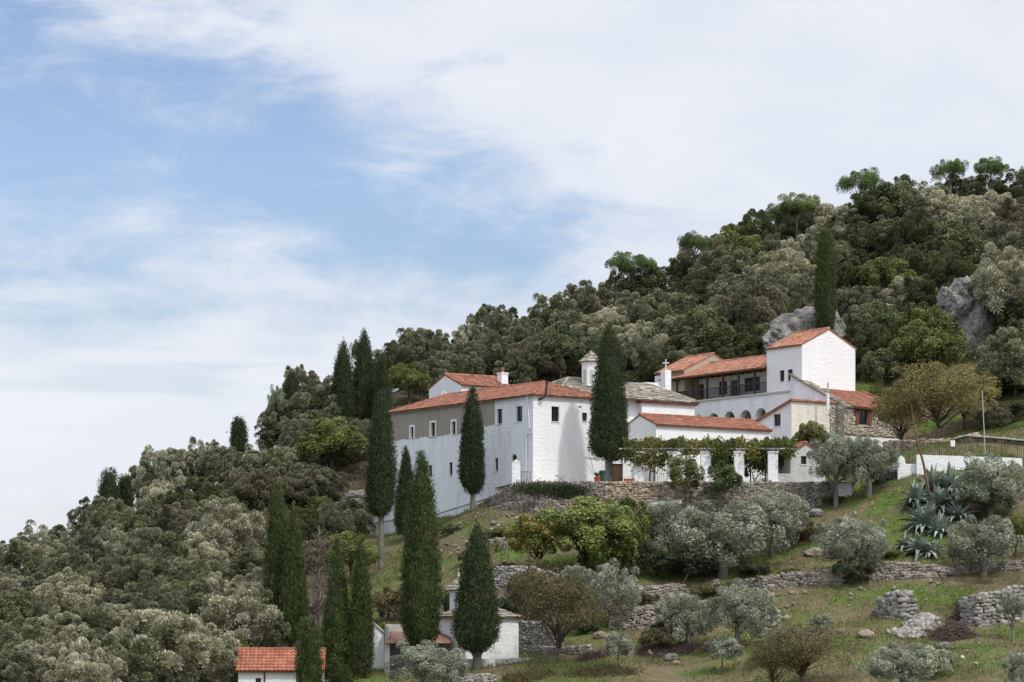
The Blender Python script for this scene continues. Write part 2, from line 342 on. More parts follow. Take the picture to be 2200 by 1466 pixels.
def _vn(X, Y, s, seed):
    """smooth value noise"""
    r = np.random.RandomState(seed); g = r.rand(256, 256); x = X / s + 100; y = Y / s + 100
    xi = np.floor(x).astype(int); yi = np.floor(y).astype(int); fx = x - xi; fy = y - yi
    fx = fx * fx * (3 - 2 * fx); fy = fy * fy * (3 - 2 * fy)
    a = g[xi % 256, yi % 256]; b = g[(xi + 1) % 256, yi % 256]; c = g[xi % 256, (yi + 1) % 256]; d = g[(xi + 1) % 256, (yi + 1) % 256]
    return (a * (1 - fx) + b * fx) * (1 - fy) + (c * (1 - fx) + d * fx) * fy
GZ += (_vn(gx, gy, 5.0, 1) - .5) * 0.55 + (_vn(gx, gy, 2.1, 2) - .5) * 0.28
def ground(x, y):
    fx = (np.asarray(x, dtype=float) - GX0) / GS; fy = (np.asarray(y, dtype=float) - GY0) / GS
    fx = np.clip(fx, 0, len(gxs) - 1.001); fy = np.clip(fy, 0, len(gys) - 1.001)
    i = fx.astype(int); j = fy.astype(int); u = fx - i; v = fy - j
    return (GZ[j, i] * (1 - u) + GZ[j, i + 1] * u) * (1 - v) + (GZ[j + 1, i] * (1 - u) + GZ[j + 1, i + 1] * u) * v
_Y = np.arange(118, 345, 0.25)
def hit(px, py):
    """where the line of sight through a pixel meets the ground; None on the sky"""
    X = (px - CX) / F * _Y; Z = (HZ - py) / F * _Y; g = ground(X, _Y); k = np.nonzero(g >= Z)[0]
    return (None if len(k) == 0 else float(_Y[k[0]]))
def crest(px):
    X = (px - CX) / F * _Y; g = ground(X, _Y); return float(_Y[int(np.argmax(g / _Y))])
def onground(px, Y): x = (px - CX) / F * Y; return Vector((x, Y, float(ground(x, Y))))
def forest(x, y):
    x = np.asarray(x, float); y = np.asarray(y, float)
    lim = np.where(x > 27, 214, np.where(x > 8, 217, np.where(x > -7, 207, 203)))
    return (y > lim) | ((x < -12.5 - 0.02 * (y - 150)) & (y > 143)) | ((x < -19) & (y > 120))
TERR_MAT = None
def ground_mat():
    def fn(T, out):
        b = T.n('ShaderNodeBsdfPrincipled'); T.l(b.outputs[0], out.inputs[0]); b.inputs['Roughness'].default_value = 0.95; b.inputs['Specular IOR Level'].default_value = 0.1
        g = T.n('ShaderNodeNewGeometry')
        def nz(s, d, r=0.6):
            n = T.n('ShaderNodeTexNoise', i_Scale=s, i_Detail=d, i_Roughness=r); T.l(g.outputs['Position'], n.inputs['Vector']); return n.outputs[0]
        grass = T.ramp(nz(2.5, 6), [(0.3, (0.06, 0.098, 0.020)), (0.7, (0.125, 0.175, 0.040))])
        dry = T.ramp(nz(1.7, 6), [(0.3, (0.105, 0.085, 0.05)), (0.7, (0.20, 0.158, 0.098))])
        soil = T.ramp(nz(3.0, 6), [(0.3, (0.17, 0.105, 0.068)), (0.7, (0.30, 0.205, 0.14))])
        c = T.mix(T.smooth(nz(0.20, 7, 0.74), 0.39, 0.56), grass, dry)
        c = T.mix(T.smooth(nz(0.33, 6, 0.7), 0.59, 0.68), c, soil)
        c = T.mix(T.smooth(nz(1.3, 6, 0.75), 0.55, 0.70), c, grass); c = T.mix(T.smooth(nz(2.1, 8, 0.8), 0.60, 0.68), c, (0.33, 0.30, 0.26))
        at = T.n('ShaderNodeAttribute', attribute_name='litter')
        lit = T.ramp(nz(1.2, 6), [(0.3, (0.05, 0.042, 0.026)), (0.7, (0.11, 0.085, 0.055))])
        c = T.mix(at.outputs['Fac'], c, lit); T.l(c, b.inputs['Base Color'])
        bp = T.n('ShaderNodeBump', i_Strength=0.8, i_Distance=0.25); T.l(nz(2.2, 8, 0.7), bp.inputs['Height']); T.l(bp.outputs[0], b.inputs['Normal'])
    return mat('hillside_ground', fn)
def make_terrain():
    ny, nx = gx.shape; V = np.c_[gx.ravel(), gy.ravel(), GZ.ravel()]
    i = np.arange(ny * nx).reshape(ny, nx); Q = np.stack([i[:-1, :-1], i[:-1, 1:], i[1:, 1:], i[1:, :-1]], -1).reshape(-1, 4)
    me = np_mesh('hillside', V, Q, smooth=True)
    a = me.attributes.new('litter', 'FLOAT', 'POINT'); a.data.foreach_set('value', forest(gx, gy).astype(np.float32).ravel())
    tag(link('hillside', me, ground_mat()), kind='structure')
    mb = MB(); mb.face([(-9000, -9000, -46), (9000, -9000, -46), (9000, 9000, -46), (-9000, 9000, -46)])
    tag(mb.build('valley_floor', surf('far_land', (0.07, 0.08, 0.05), (0.11, 0.11, 0.07), .01)), kind='structure')
make_terrain()

# ------------------------------------------------------------------ building helpers
R = random.Random(11)
class Fac:
    """a vertical facade plane: origin (x,y), horizontal unit direction"""
    def __init__(s, O, d, flip=False):
        s.O = Vector((O[0], O[1], 0)); s.d = Vector((d[0], d[1], 0)).normalized()
        n = Vector((s.d.y, -s.d.x, 0))
        if n.dot(s.O) > 0: n = -n
        s.n = -n if flip else n
    def u(s, px):
        k = (px - CX) / F; return (k * s.O.y - s.O.x) / (s.d.x - k * s.d.y)
    def z(s, u, py): return (HZ - py) / F * (s.O.y + u * s.d.y)
    def pt(s, u, z, off=0.0): return s.O + s.d * u + s.n * off + Vector((0, 0, z))
    def uz(s, px, py): u = s.u(px); return (u, s.z(u, py))
    def rect(s, x0, y0, x1, y1):
        ua, ub = sorted((s.u(x0), s.u(x1))); um = (ua + ub) / 2; return (ua, s.z(um, y1), ub, s.z(um, y0))
    def box(s, mb, u0, u1, z0, z1, o0, o1, t=0.5):
        mb.box8([s.pt(u, z, o) for z in (z0, z1) for u, o in ((u0, o0), (u1, o0), (u1, o1), (u0, o1))], t)
def rpoly(r): return [(r[0], r[1]), (r[2], r[1]), (r[2], r[3]), (r[0], r[3])]
def apoly(r, n=10):
    u0, z0, u1, z1 = r; c = (u0 + u1) / 2; w = (u1 - u0) / 2; zs = z1 - w
    return [(u0, z0), (u1, z0)] + [(c + w * math.cos(math.pi * k / n), zs + w * math.sin(math.pi * k / n)) for k in range(n + 1)]
def wall(mb, fac, outer, holes=(), depth=0.28, off=0.0):
    polys = [outer] + list(holes); flat = [p for q in polys for p in q]
    tri = tessellate_polygon([[Vector((p[0], p[1], 0)) for p in q] for q in polys])
    idx = [mb.vert(fac.pt(p[0], p[1], off)) for p in flat]
    for t in tri: mb.f.append([idx[k] for k in t]); mb.t.append(.5)
    for h in holes:
        for k in range(len(h)):
            a, b = h[k], h[(k + 1) % len(h)]
            mb.face([fac.pt(*a, off), fac.pt(*b, off), fac.pt(*b, off - depth), fac.pt(*a, off - depth)])
def window(fac, r, parent, material=None, cols=2, rows=1, rec=0.13, name='window', label=None, sill=True, paneM=None, fw=0.055, surround=None):
    material = material or WOOD; u0, z0, u1, z1 = r; mb = MB()
    fac.box(mb, u0, u0 + fw, z0, z1, -rec - .07, -rec); fac.box(mb, u1 - fw, u1, z0, z1, -rec - .07, -rec)
    fac.box(mb, u0 + fw, u1 - fw, z1 - fw, z1, -rec - .07, -rec); fac.box(mb, u0 + fw, u1 - fw, z0, z0 + fw, -rec - .07, -rec)
    for c in range(1, cols): um = u0 + (u1 - u0) * c / cols; fac.box(mb, um - fw * .45, um + fw * .45, z0 + fw, z1 - fw, -rec - .06, -rec + .004)
    for c in range(1, rows): zm = z0 + (z1 - z0) * c / rows; fac.box(mb, u0 + fw, u1 - fw, zm - .02, zm + .02, -rec - .055, -rec - .004)
    w = mb.build(name, material, parent)
    if label: w['label'] = label
    p = MB(); fac.box(p, u0 + fw * .6, u1 - fw * .6, z0 + fw * .6, z1 - fw * .6, -rec - .10, -rec - .045); p.build('pane', paneM or GLASS, w)
    if sill: s = MB(); fac.box(s, u0 - .05, u1 + .05, z0 - .05, z0 - .003, -rec, .05); s.build('sill', surround or WORN, w)
    if surround:
        s = MB(); b = .17
        for q in ((u0 - b, u0 - .002, z0 - .06, z1 + b), (u1 + .002, u1 + b, z0 - .06, z1 + b), (u0 - .001, u1 + .001, z1 + .003, z1 + b)): fac.box(s, q[0], q[1], q[2], q[3], -.02, .03)
        s.build('surround', surround, w)
    return w
def door(fac, r, parent, material, name='door', rec=0.14):
    u0, z0, u1, z1 = r; mb = MB(); fac.box(mb, u0, u1, z0, z1, -rec - .07, -rec)
    n = max(3, int((u1 - u0) / .22))
    for k in range(n): a = u0 + (u1 - u0) * k / n; fac.box(mb, a + .015, a + (u1 - u0) / n - .015, z0 + .06, z1 - .06, -rec - .002, -rec + .018)
    d = mb.build(name, material, parent)
    h = MB(); h.tube([fac.pt(u1 - .14, (z0 + z1) / 2, -rec + .01), fac.pt(u1 - .14, (z0 + z1) / 2, -rec + .08)], [.025, .035]); h.build('handle', IRON, d)
    return d

def _courses(A, B, Cc, D):
    """trapezoid A-B eave, D-C ridge -> local frame"""
    ex = (B - A); L = ex.length; ex = ex.normalized(); up = (D - A) - ex * (D - A).dot(ex); H = up.length; ey = up.normalized(); n = ex.cross(ey)
    if n.z < 0: n = -n
    return ex, ey, n, L, H, (D - A).dot(ex), (Cc - A).dot(ex)
def roof_tiles(mb, A, B, Cc, D, pitch=0.25, course=0.38, amp=0.05, rnd=R):
    A, B, Cc, D = map(Vector, (A, B, Cc, D)); ex, ey, n, L, H, dl, dr = _courses(A, B, Cc, D)
    nc = max(1, round(H / course)); ncol = int(math.ceil(max(L, dr) / pitch)) + 2; c0 = int(math.floor(min(0, dl) / pitch)) - 1
    for j in range(nc):
        v0 = H * j / nc; v1 = H * (j + 1) / nc + 0.03; vm = (v0 + v1) / 2 / H
        uL = dl * min(1, v0 / H) ; uR = L + (dr - L) * min(1, v0 / H); uL1 = dl * min(1, v1 / H); uR1 = L + (dr - L) * min(1, v1 / H)
        lo0, hi0, lo1, hi1 = uL, uR, uL1, uR1
        for c in range(c0, ncol):
            a = c * pitch; b = a + pitch
            if b <= min(lo0, lo1) or a >= max(hi0, hi1): continue
            t = min(1, max(0, rnd.gauss(.5, .2))); js = rnd.uniform(-.012, .012)
            prof = [(0, 0), (.18, .55), (.36, .95), (.54, .95), (.72, .55), (.9, 0.0), (1, 0)]
            low = []; hi = []
            for s, h in prof:
                u = a + s * pitch
                low.append(A + ex * min(max(u, lo0), hi0) + ey * (v0 + js) + n * (h * amp + .045)); hi.append(A + ex * min(max(u, lo1), hi1) + ey * v1 + n * (h * amp * .85 + .006))
            for k in range(len(prof) - 1):
                if (low[k] - low[k + 1]).length + (hi[k] - hi[k + 1]).length < .01: continue
                tt = t if 0 < k < 5 else t * .75
                mb.face([low[k], low[k + 1], hi[k + 1], hi[k]], tt)
                mb.face([low[k] - n * .04, low[k + 1] - n * .04, low[k + 1], low[k]], tt * .8)
    mb.slab([A, B, Cc, D] if (Cc - D).length > 1e-3 else [A, B, Cc], -n * .09, .35)
def ridge_caps(mb, p, q, r=0.12, seg=0.42, rnd=R):
    p = Vector(p); q = Vector(q); L = (q - p).length; k = max(1, round(L / seg))
    for i in range(k):
        a = p.lerp(q, i / k); b = p.lerp(q, (i + 1.08) / k if i < k - 1 else 1.0)
        mb.tube([a, b], [r * 1.05, r * .85], 8, min(1, max(0, rnd.gauss(.5, .18))))
def roof_slate(mb, A, B, Cc, D, course=0.30, rnd=R):
    A, B, Cc, D = map(Vector, (A, B, Cc, D)); ex, ey, n, L, H, dl, dr = _courses(A, B, Cc, D)
    nc = max(1, round(H / course))
    for j in range(nc):
        v0 = H * j / nc; v1 = H * (j + 1) / nc + .08; f0 = v0 / H; f1 = min(1, v1 / H)
        u = min(dl * f0, dl * f1) - rnd.uniform(0, .3)
        while u < max(L + (dr - L) * f0, L + (dr - L) * f1):
            w = rnd.uniform(.28, .62)
            def cl(x, f): return min(max(x, dl * f), L + (dr - L) * f)
            a0, b0, a1, b1 = cl(u + .012, f0), cl(u + w - .012, f0), cl(u + .012, f1), cl(u + w - .012, f1)
            if b0 - a0 > .05 or b1 - a1 > .05:
                h0 = rnd.uniform(.05, .10); h1 = rnd.uniform(.0, .025); jv = rnd.uniform(-.05, .04); t = min(1, max(0, rnd.gauss(.5, .25)))
                q = [A + ex * a0 + ey * (v0 + jv) + n * h0, A + ex * b0 + ey * (v0 + jv + rnd.uniform(-.03, .03)) + n * (h0 + rnd.uniform(-.02, .02)), A + ex * b1 + ey * v1 + n * h1, A + ex * a1 + ey * v1 + n * h1]
                mb.face(q, t); mb.face([q[0] - n * .05, q[1] - n * .05, q[1], q[0]], t * .7)
                mb.face([q[0] - n * .05, q[0], q[3], q[3] - n * .02], t * .7); mb.face([q[1], q[1] - n * .05, q[2] - n * .02, q[2]], t * .7)
            u += w
    mb.slab([A, B, Cc, D] if (Cc - D).length > 1e-3 else [A, B, Cc], -n * .09, .35)
def hip_roof(mb, a0, a1, b0, b1, ze, zr, inset, style, over=0.25, caps=True):
    """hip roof over the rectangle a0..a1, b0..b1 of the monastery's axes, ridge along the longer side"""
    f = roof_tiles if style == 'tile' else roof_slate
    a0 -= over; a1 += over; b0 -= over; b1 += over; ins = inset + over
    if (a1 - a0) >= (b1 - b0): r0 = M3(a0 + ins, (b0 + b1) / 2, zr); r1 = M3(a1 - ins, (b0 + b1) / 2, zr)
    else: r0 = M3((a0 + a1) / 2, b0 + ins, zr); r1 = M3((a0 + a1) / 2, b1 - ins, zr)
    c00, c01, c10, c11 = M3(a0, b0, ze), M3(a0, b1, ze), M3(a1, b0, ze), M3(a1, b1, ze)
    if (a1 - a0) >= (b1 - b0):
        f(mb, c10, c00, r0, r1); f(mb, c00, c01, r0, r0); f(mb, c01, c11, r1, r0); f(mb, c11, c10, r1, r1)
        hips = ((c00, r0), (c01, r0), (c10, r1), (c11, r1))
    else:
        f(mb, c00, c01, r1, r0); f(mb, c01, c11, r1, r1); f(mb, c11, c10, r0, r1); f(mb, c10, c00, r0, r0)
        hips = ((c00, r0), (c10, r0), (c01, r1), (c11, r1))
    if caps:
        for p, q in hips: ridge_caps(mb, p + Vector((0, 0, .03)), q + Vector((0, 0, .03)))
        ridge_caps(mb, r0 + Vector((0, 0, .03)), r1 + Vector((0, 0, .03)))
    return r0, r1
def fa(b, a0=0.0, flip=False): return Fac(M2(a0, b), AA, flip)     # wall parallel to AA at offset b
def fb(a, b0=0.0, flip=False): return Fac(M2(a, b0), BB, flip)     # wall parallel to BB at offset a
def rectwalls(mb, a0, a1, b0, b1, z0, z1, skip=()):
    if 'left' not in skip: wall(mb, fa(b0), rpoly((a0, z0, a1, z1)))
    if 'right' not in skip: wall(mb, fa(b1), rpoly((a0, z0, a1, z1)))
    if 'front' not in skip: wall(mb, fb(a0), rpoly((b0, z0, b1, z1)))
    if 'back' not in skip: wall(mb, fb(a1), rpoly((b0, z0, b1, z1)))

# ------------------------------------------------------------------ the long wing
def long_wing():
    La, Lb, ze, zr = 20.1, 6.7, 15.62, 17.0
    t = thing('monastery_wing', 'long white two-storey wing with hipped red tile roof and bare cement band', 'building', M3(0, 0, 8.9))
    fl, fr = fa(0), fb(0)
    up = [fl.rect(882, 918, 889, 941), fl.rect(925.6, 908.5, 935, 937.5), fl.rect(971, 906, 979, 934)]
    up2 = [fl.rect(1067.5, 879, 1079, 911), fl.rect(1109, 873, 1122, 906)]
    lo = [fl.rect(965, 994, 972, 1022), fl.rect(1063, 984.6, 1070, 1012), fl.rect(921, 1000, 928, 1026)]
    arch = fl.rect(1099, 976, 1110.5, 1012)
    rw = [fr.rect(1185, 873.7, 1201.5, 906), fr.rect(1250.6, 887, 1261.5, 905)]
    mb = MB(); wall(mb, fl, rpoly((0, 3, La, ze)), [rpoly(r) for r in up + up2 + lo] + [apoly(arch)])
    wall(mb, fa(Lb), rpoly((0, 3, La, ze))); wall(mb, fb(La), rpoly((0, 3, Lb, ze)))
    mb.build('weathered_wall', WORN, t)
    mb = MB(); wall(mb, fr, rpoly((0, 3, Lb, ze)), [rpoly(r) for r in rw]); mb.build('white_wall', WHITE, t)
    # bare cement band with its ragged lower edge
    top = [(fl.u(1063), ze - .03), (La, ze - .03)]
    ed = []
    for px, py in [(840, 946), (850, 948), (868, 943), (889, 944), (905, 938), (921, 940), (935, 939), (948, 935), (967, 932), (981, 934), (995, 929), (1012, 926), (1025, 922), (1038, 921), (1041, 915), (1052, 914), (1063, 912)]:
        u, z = fl.uz(px, py); ed.append((min(u, La), z))
    ed2 = [ed[0]]
    for p, q in zip(ed, ed[1:]):
        for k in range(1, 5): f = k / 4; ed2.append((p[0] + (q[0] - p[0]) * f, p[1] + (q[1] - p[1]) * f + (R.uniform(-.09, .09) if k < 4 else 0)))
    mb = MB(); wall(mb, fl, top + ed2, [rpoly(r) for r in up], 0.02, off=0.015); mb.build('bare_cement_band', CEMENT, t)
    for r in up: window(fl, r, t, cols=1, surround=WHITE)
    for r in up2: window(fl, r, t, cols=1, rows=1)
    for r in lo: window(fl, r, t, cols=1, sill=True)
    # arched opening
    mb = MB(); u0, z0, u1, z1 = arch
    wall(mb, fl, apoly((u0 + .0, z0, u1, z1)), [apoly((u0 + .09, z0 + .06, u1 - .09, z1 - .09))], .06, -.14)
    aw = mb.build('arched_window', WOOD, t); p = MB(); wall(p, fl, apoly((u0, z0, u1, z1)), (), 0, -.2); p.build('pane', GLASS, aw)
    for r in rw: window(fr, r, t, cols=2)
    mb = MB(); hip_roof(mb, 0, La, 0, Lb, ze, zr, Lb / 2, 'tile'); mb.build('roof', TILE, t)
    # eaves board
    mb = MB(); fl.box(mb, -.1, La + .1, ze - .10, ze - .02, .02, .14); fr.box(mb, -.1, Lb + .1, ze - .10, ze - .02, .02, .14); mb.build('eaves_board', WHITE, t)
    # sloping plinth with ledge, and the low bastion at the far end
    mb = MB(); lg = [(4.6, 8.3), (8, 7.85), (13.1, 7.16), (18, 6.95), (23.2, 6.7)]
    for (ua, za), (ub, zb) in zip(lg, lg[1:]):
        mb.box8([fl.pt(ua, 2, .003), fl.pt(ub, 2, .003), fl.pt(ub, 2, .22), fl.pt(ua, 2, .22), fl.pt(ua, za - .1, .003), fl.pt(ub, zb - .1, .003), fl.pt(ub, zb - .1, .22), fl.pt(ua, za - .1, .22)])
    fl.box(mb, La + .003, 23.2, 2, 8.05, -3.0, .003); mb.build('plinth', WORN, t)
    mb = MB()
    for (ua, za), (ub, zb) in zip(lg, lg[1:]): mb.tube([fl.pt(ua, za, .17), fl.pt(ub, zb, .17)], .085, 6)
    mb.build('ledge_pipe', GREYP, t)
    # downpipes
    def pipe(pts, r=.055, m=PIPEW, name='downpipe'):
        b = MB(); b.tube([fl.pt(*fl.uz(x, y), o) for x, y, o in pts], r, 8); b.build(name, m, t)
    pipe([(1136, 850, .2), (1137, 870, .1), (1140, 922, .1), (1139, 930, .12), (1133, 940, .1), (1133, 1022, .1)])
    pipe([(1093, 928, .02), (1092.5, 932, .1), (1092, 980, .1), (1091.5, 1040, .1)])
    b = MB(); b.tube([fr.pt(fr.u(1158), fr.z(fr.u(1158), 858), -.1), fr.pt(fr.u(1158), fr.z(fr.u(1158), 858), .26), fr.pt(fr.u(1163), fr.z(fr.u(1163), 855), .32), fr.pt(fr.u(1167), fr.z(fr.u(1167), 846), .34), fr.pt(fr.u(1169), fr.z(fr.u(1169), 824), .36)], .085, 8)
    b.tube([fr.pt(fr.u(1169), fr.z(fr.u(1169), 825), .36), fr.pt(fr.u(1169), fr.z(fr.u(1169), 821), .36)], .13, 8); b.build('stove_pipe', IRON, t)
    b = MB(); q = M3(17.3, 3.35, 16.75)
    for s in (-1, 1): b.slab([q + Vector((s * .33, -.25, 0)), q + Vector((s * .33, .25, 0)), q + Vector((s * .02, .25, .72)), q + Vector((s * .02, -.25, .72))], Vector((-s * .07, 0, 0)))
    b.build('roof_vent', WHITE, t)
    # wall lamp bracket
    b = MB(); q = fr.pt(fr.u(1242), fr.z(fr.u(1242), 875), 0); b.tube([q, q + fr.n * .25], .03); b.box(q + fr.n * .3, .07, .07, .06); b.build('lamp', IRON, t)
long_wing()

def gabled_house(name, label, a0, a1, b0, b1, z0, ze, zr, wallM, roofM, ridge='b', windows=(), over=.22, cat='house', frontM=None, extra=None):
    """gable-roofed block; ridge along 'a' or 'b'. windows: (facade key, rect, kwargs)"""
    t = thing(name, label, cat, M3(a0, b0, z0)); fl, fr = fa(b0), fb(a0); mb = MB(); bm_ = (b0 + b1) / 2; am = (a0 + a1) / 2
    hl = [rpoly(w[1]) for w in windows if w[0] == 'l']; hr = [rpoly(w[1]) for w in windows if w[0] == 'r']
    if ridge == 'a':
        wall(mb, fl, rpoly((a0, z0, a1, ze)), hl); wall(mb, fa(b1), rpoly((a0, z0, a1, ze)))
        g = [(b0, z0), (b1, z0), (b1, ze), (bm_, zr), (b0, ze)]
        m2 = MB() if frontM else mb
        wall(m2, fr, g, hr); wall(mb, fb(a1), g)
    else:
        g = [(a0, z0), (a1, z0), (a1, ze), (am, zr), (a0, ze)]
        wall(mb, fl, g, hl); wall(mb, fa(b1), g); m2 = mb
        wall(mb, fr, rpoly((b0, z0, b1, ze)), hr); wall(mb, fb(a1), rpoly((b0, z0, b1, ze)))
    mb.build('wall', wallM, t)
    if frontM and m2 is not mb: m2.build('gable_wall', frontM, t)
    mb = MB(); o = over; s = .03; e2 = ze - (zr - ze) / ((b1 - b0) / 2 if ridge == 'a' else (a1 - a0) / 2) * o
    if ridge == 'a':
        r0, r1 = M3(a0 - s, bm_, zr + .06), M3(a1 + s, bm_, zr + .06)
        roof_tiles(mb, M3(a1 + s, b0 - o, e2 + .06), M3(a0 - s, b0 - o, e2 + .06), r0, r1); roof_tiles(mb, M3(a0 - s, b1 + o, e2 + .06), M3(a1 + s, b1 + o, e2 + .06), r1, r0)
    else:
        r0, r1 = M3(am, b0 - s, zr + .06), M3(am, b1 + s, zr + .06)
        roof_tiles(mb, M3(a0 - o, b0 - s, e2 + .06), M3(a0 - o, b1 + s, e2 + .06), r1, r0); roof_tiles(mb, M3(a1 + o, b1 + s, e2 + .06), M3(a1 + o, b0 - s, e2 + .06), r0, r1)
    ridge_caps(mb, r0 + Vector((0, 0, .05)), r1 + Vector((0, 0, .05))); mb.build('roof', roofM, t)
    for key, r, kw in windows: window(fl if key == 'l' else fr, r, t, **kw)
    return t
# white house behind the long wing
t = gabled_house('gabled_house', 'small white house with a red tile roof and chimney rising behind the long wing', 21.9, 26.9, 8, 13.4, 11, 18.45, 19.45, WHITE, TILE, 'b')
b = MB(); q = M3(22.9, 12.9, 18.2); b.box(q + Vector((0, 0, .75)), .33, .33, .75, (*BB, 0)); b.box(q + Vector((0, 0, 1.54)), .38, .38, .05, (*BB, 0)); ch = b.build('chimney', WHITE, t)
b = MB(); b.tube([q + Vector((0, 0, 1.58)), q + Vector((0, 0, 1.75)), q + Vector((0, 0, 1.95)), q + Vector((0, 0, 2.0))], [.17, .12, .15, .1], 8); b.build('chimney_pot', TILE, ch)
fl = fa(8)
b = MB(); q = fl.pt(23.9, 17.5, .02)
for dz, du in ((0, .5), (.12, -.2), (-.1, .9)): b.tube([fl.pt(23.4, 17.4 + dz, .03), fl.pt(23.4 + du, 17.7 + dz * 2, .05)], .018, 4)
b.build('cable', IRON, t)

# church with slate roofs and drum
def church():
    t = thing('church', 'white monastery church with grey stone slate roofs, red-brown cornice and a small drum', 'church', M3(6.45, 14, 9.5))
    mb = MB(); rectwalls(mb, 7.0, 14, 7.3, 15.2, 8, 16.6); rectwalls(mb, 6.45, 11.45, 15.2, 20.6, 8, 16.4); mb.build('wall', WHITE, t)
    mb = MB(); hip_roof(mb, 7.0, 14, 7.3, 15.4, 16.62, 18.25, 3.5, 'slate', .28, True); hip_roof(mb, 6.45, 11.45, 13.0, 20.6, 16.45, 17.95, 2.5, 'slate', .3, True); mb.build('roof', SLATE, t)
    mb = MB()
    fb(7.0).box(mb, 7.1, 15.2, 16.42, 16.58, .004, .16); fb(6.45).box(mb, 15.0, 20.8, 16.2, 16.38, .004, .2); fa(20.6, flip=False)
    f = Fac(M2(0, 20.6), AA, True); f.box(mb, 6.3, 11.5, 16.2, 16.38, .004, .2)
    fl = fa(15.2); fl.box(mb, 6.45, 7.0, 16.2, 16.38, .004, .15); mb.build('cornice', REDWOOD, t)
    c = M3(10.4, 11.15, 0); c = P(1270, 800, 194.6); cx, cy = c.x, c.y; r = .80; zb, zt = 17.0, 19.45
    mb = MB(); mb.tube([(cx, cy, zb), (cx, cy, zt)], r, 8); mb.tube([(cx, cy, zt), (cx, cy, zt + .12)], r + .07, 8); d = mb.build('drum', WHITE, t)
    m3 = MB()
    for k in range(8):
        an = 2 * math.pi * k / 8; nx, ny = math.cos(an), math.sin(an); rr = r * math.cos(math.pi / 8) + .006
        for (w, h0, h1, mm, o) in ((.16, 17.75, 18.75, m3, .004),):
            pts = [Vector((cx + nx * (rr + o) - ny * x, cy + ny * (rr + o) + nx * x, z)) for x, z in [(-w, h0), (w, h0)] + [(w * math.cos(math.pi * i / 6), h1 + w * math.sin(math.pi * i / 6)) for i in range(7)]]
            mm.slab(pts, Vector((-nx, -ny, 0)) * .02)
    m3.build('drum_window', GREYP, d)
    mb = MB(); top = Vector((cx, cy, zt + .98))
    for k in range(8):
        a0, a1 = 2 * math.pi * (k + .5) / 8, 2 * math.pi * (k + 1.5) / 8; ro = r + .2
        roof_slate(mb, (cx + ro * math.cos(a0), cy + ro * math.sin(a0), zt + .1), (cx + ro * math.cos(a1), cy + ro * math.sin(a1), zt + .1), top, top, .2)
    mb.build('drum_roof', SLATE, d)
    # low white turret behind the slate roof
    mb = MB(); q = P(1388, 838, 202); mb.box((q.x, q.y, 16.6), 1.0, .6, 1.75, (*BB, 0)); mb.box((q.x + .3, q.y, 18.2), .6, .4, .35, (*BB, 0)); mb.build('parapet', WHITE, t)
church()

# low front building with the long red roof
f_i = fb(-2.8)
t = gabled_house('low_building', 'low white stone building with a long red tile roof behind the pergola', -2.8, 1.2, 9.4, 20.8, 7.5, 13.67, 14.47, WHITE, TILE, 'b')
# courtyard wall and plank door behind the trunk of the tall cypress
def yard_wall():
    f = fb(-0.3, 0); u0, u1 = 6.72, 9.6; t = thing('courtyard_wall', 'white wall with a brown plank door behind the terrace cypress', 'wall', M3(-.3, 7, 8.9))
    dr = (7.0, 8.5, 8.15, 10.75); mb = MB(); wall(mb, f, rpoly((u0, 7.5, u1, 12.0)), [rpoly(dr)], .3); wall(mb, fb(0.1), rpoly((u0, 7.5, u1, 12.0))); f.box(mb, u0, u1, 12.0, 12.1, -.42, .05); mb.build('wall_face', WHITE, t)
    door(f, dr, t, WOOD)
yard_wall()

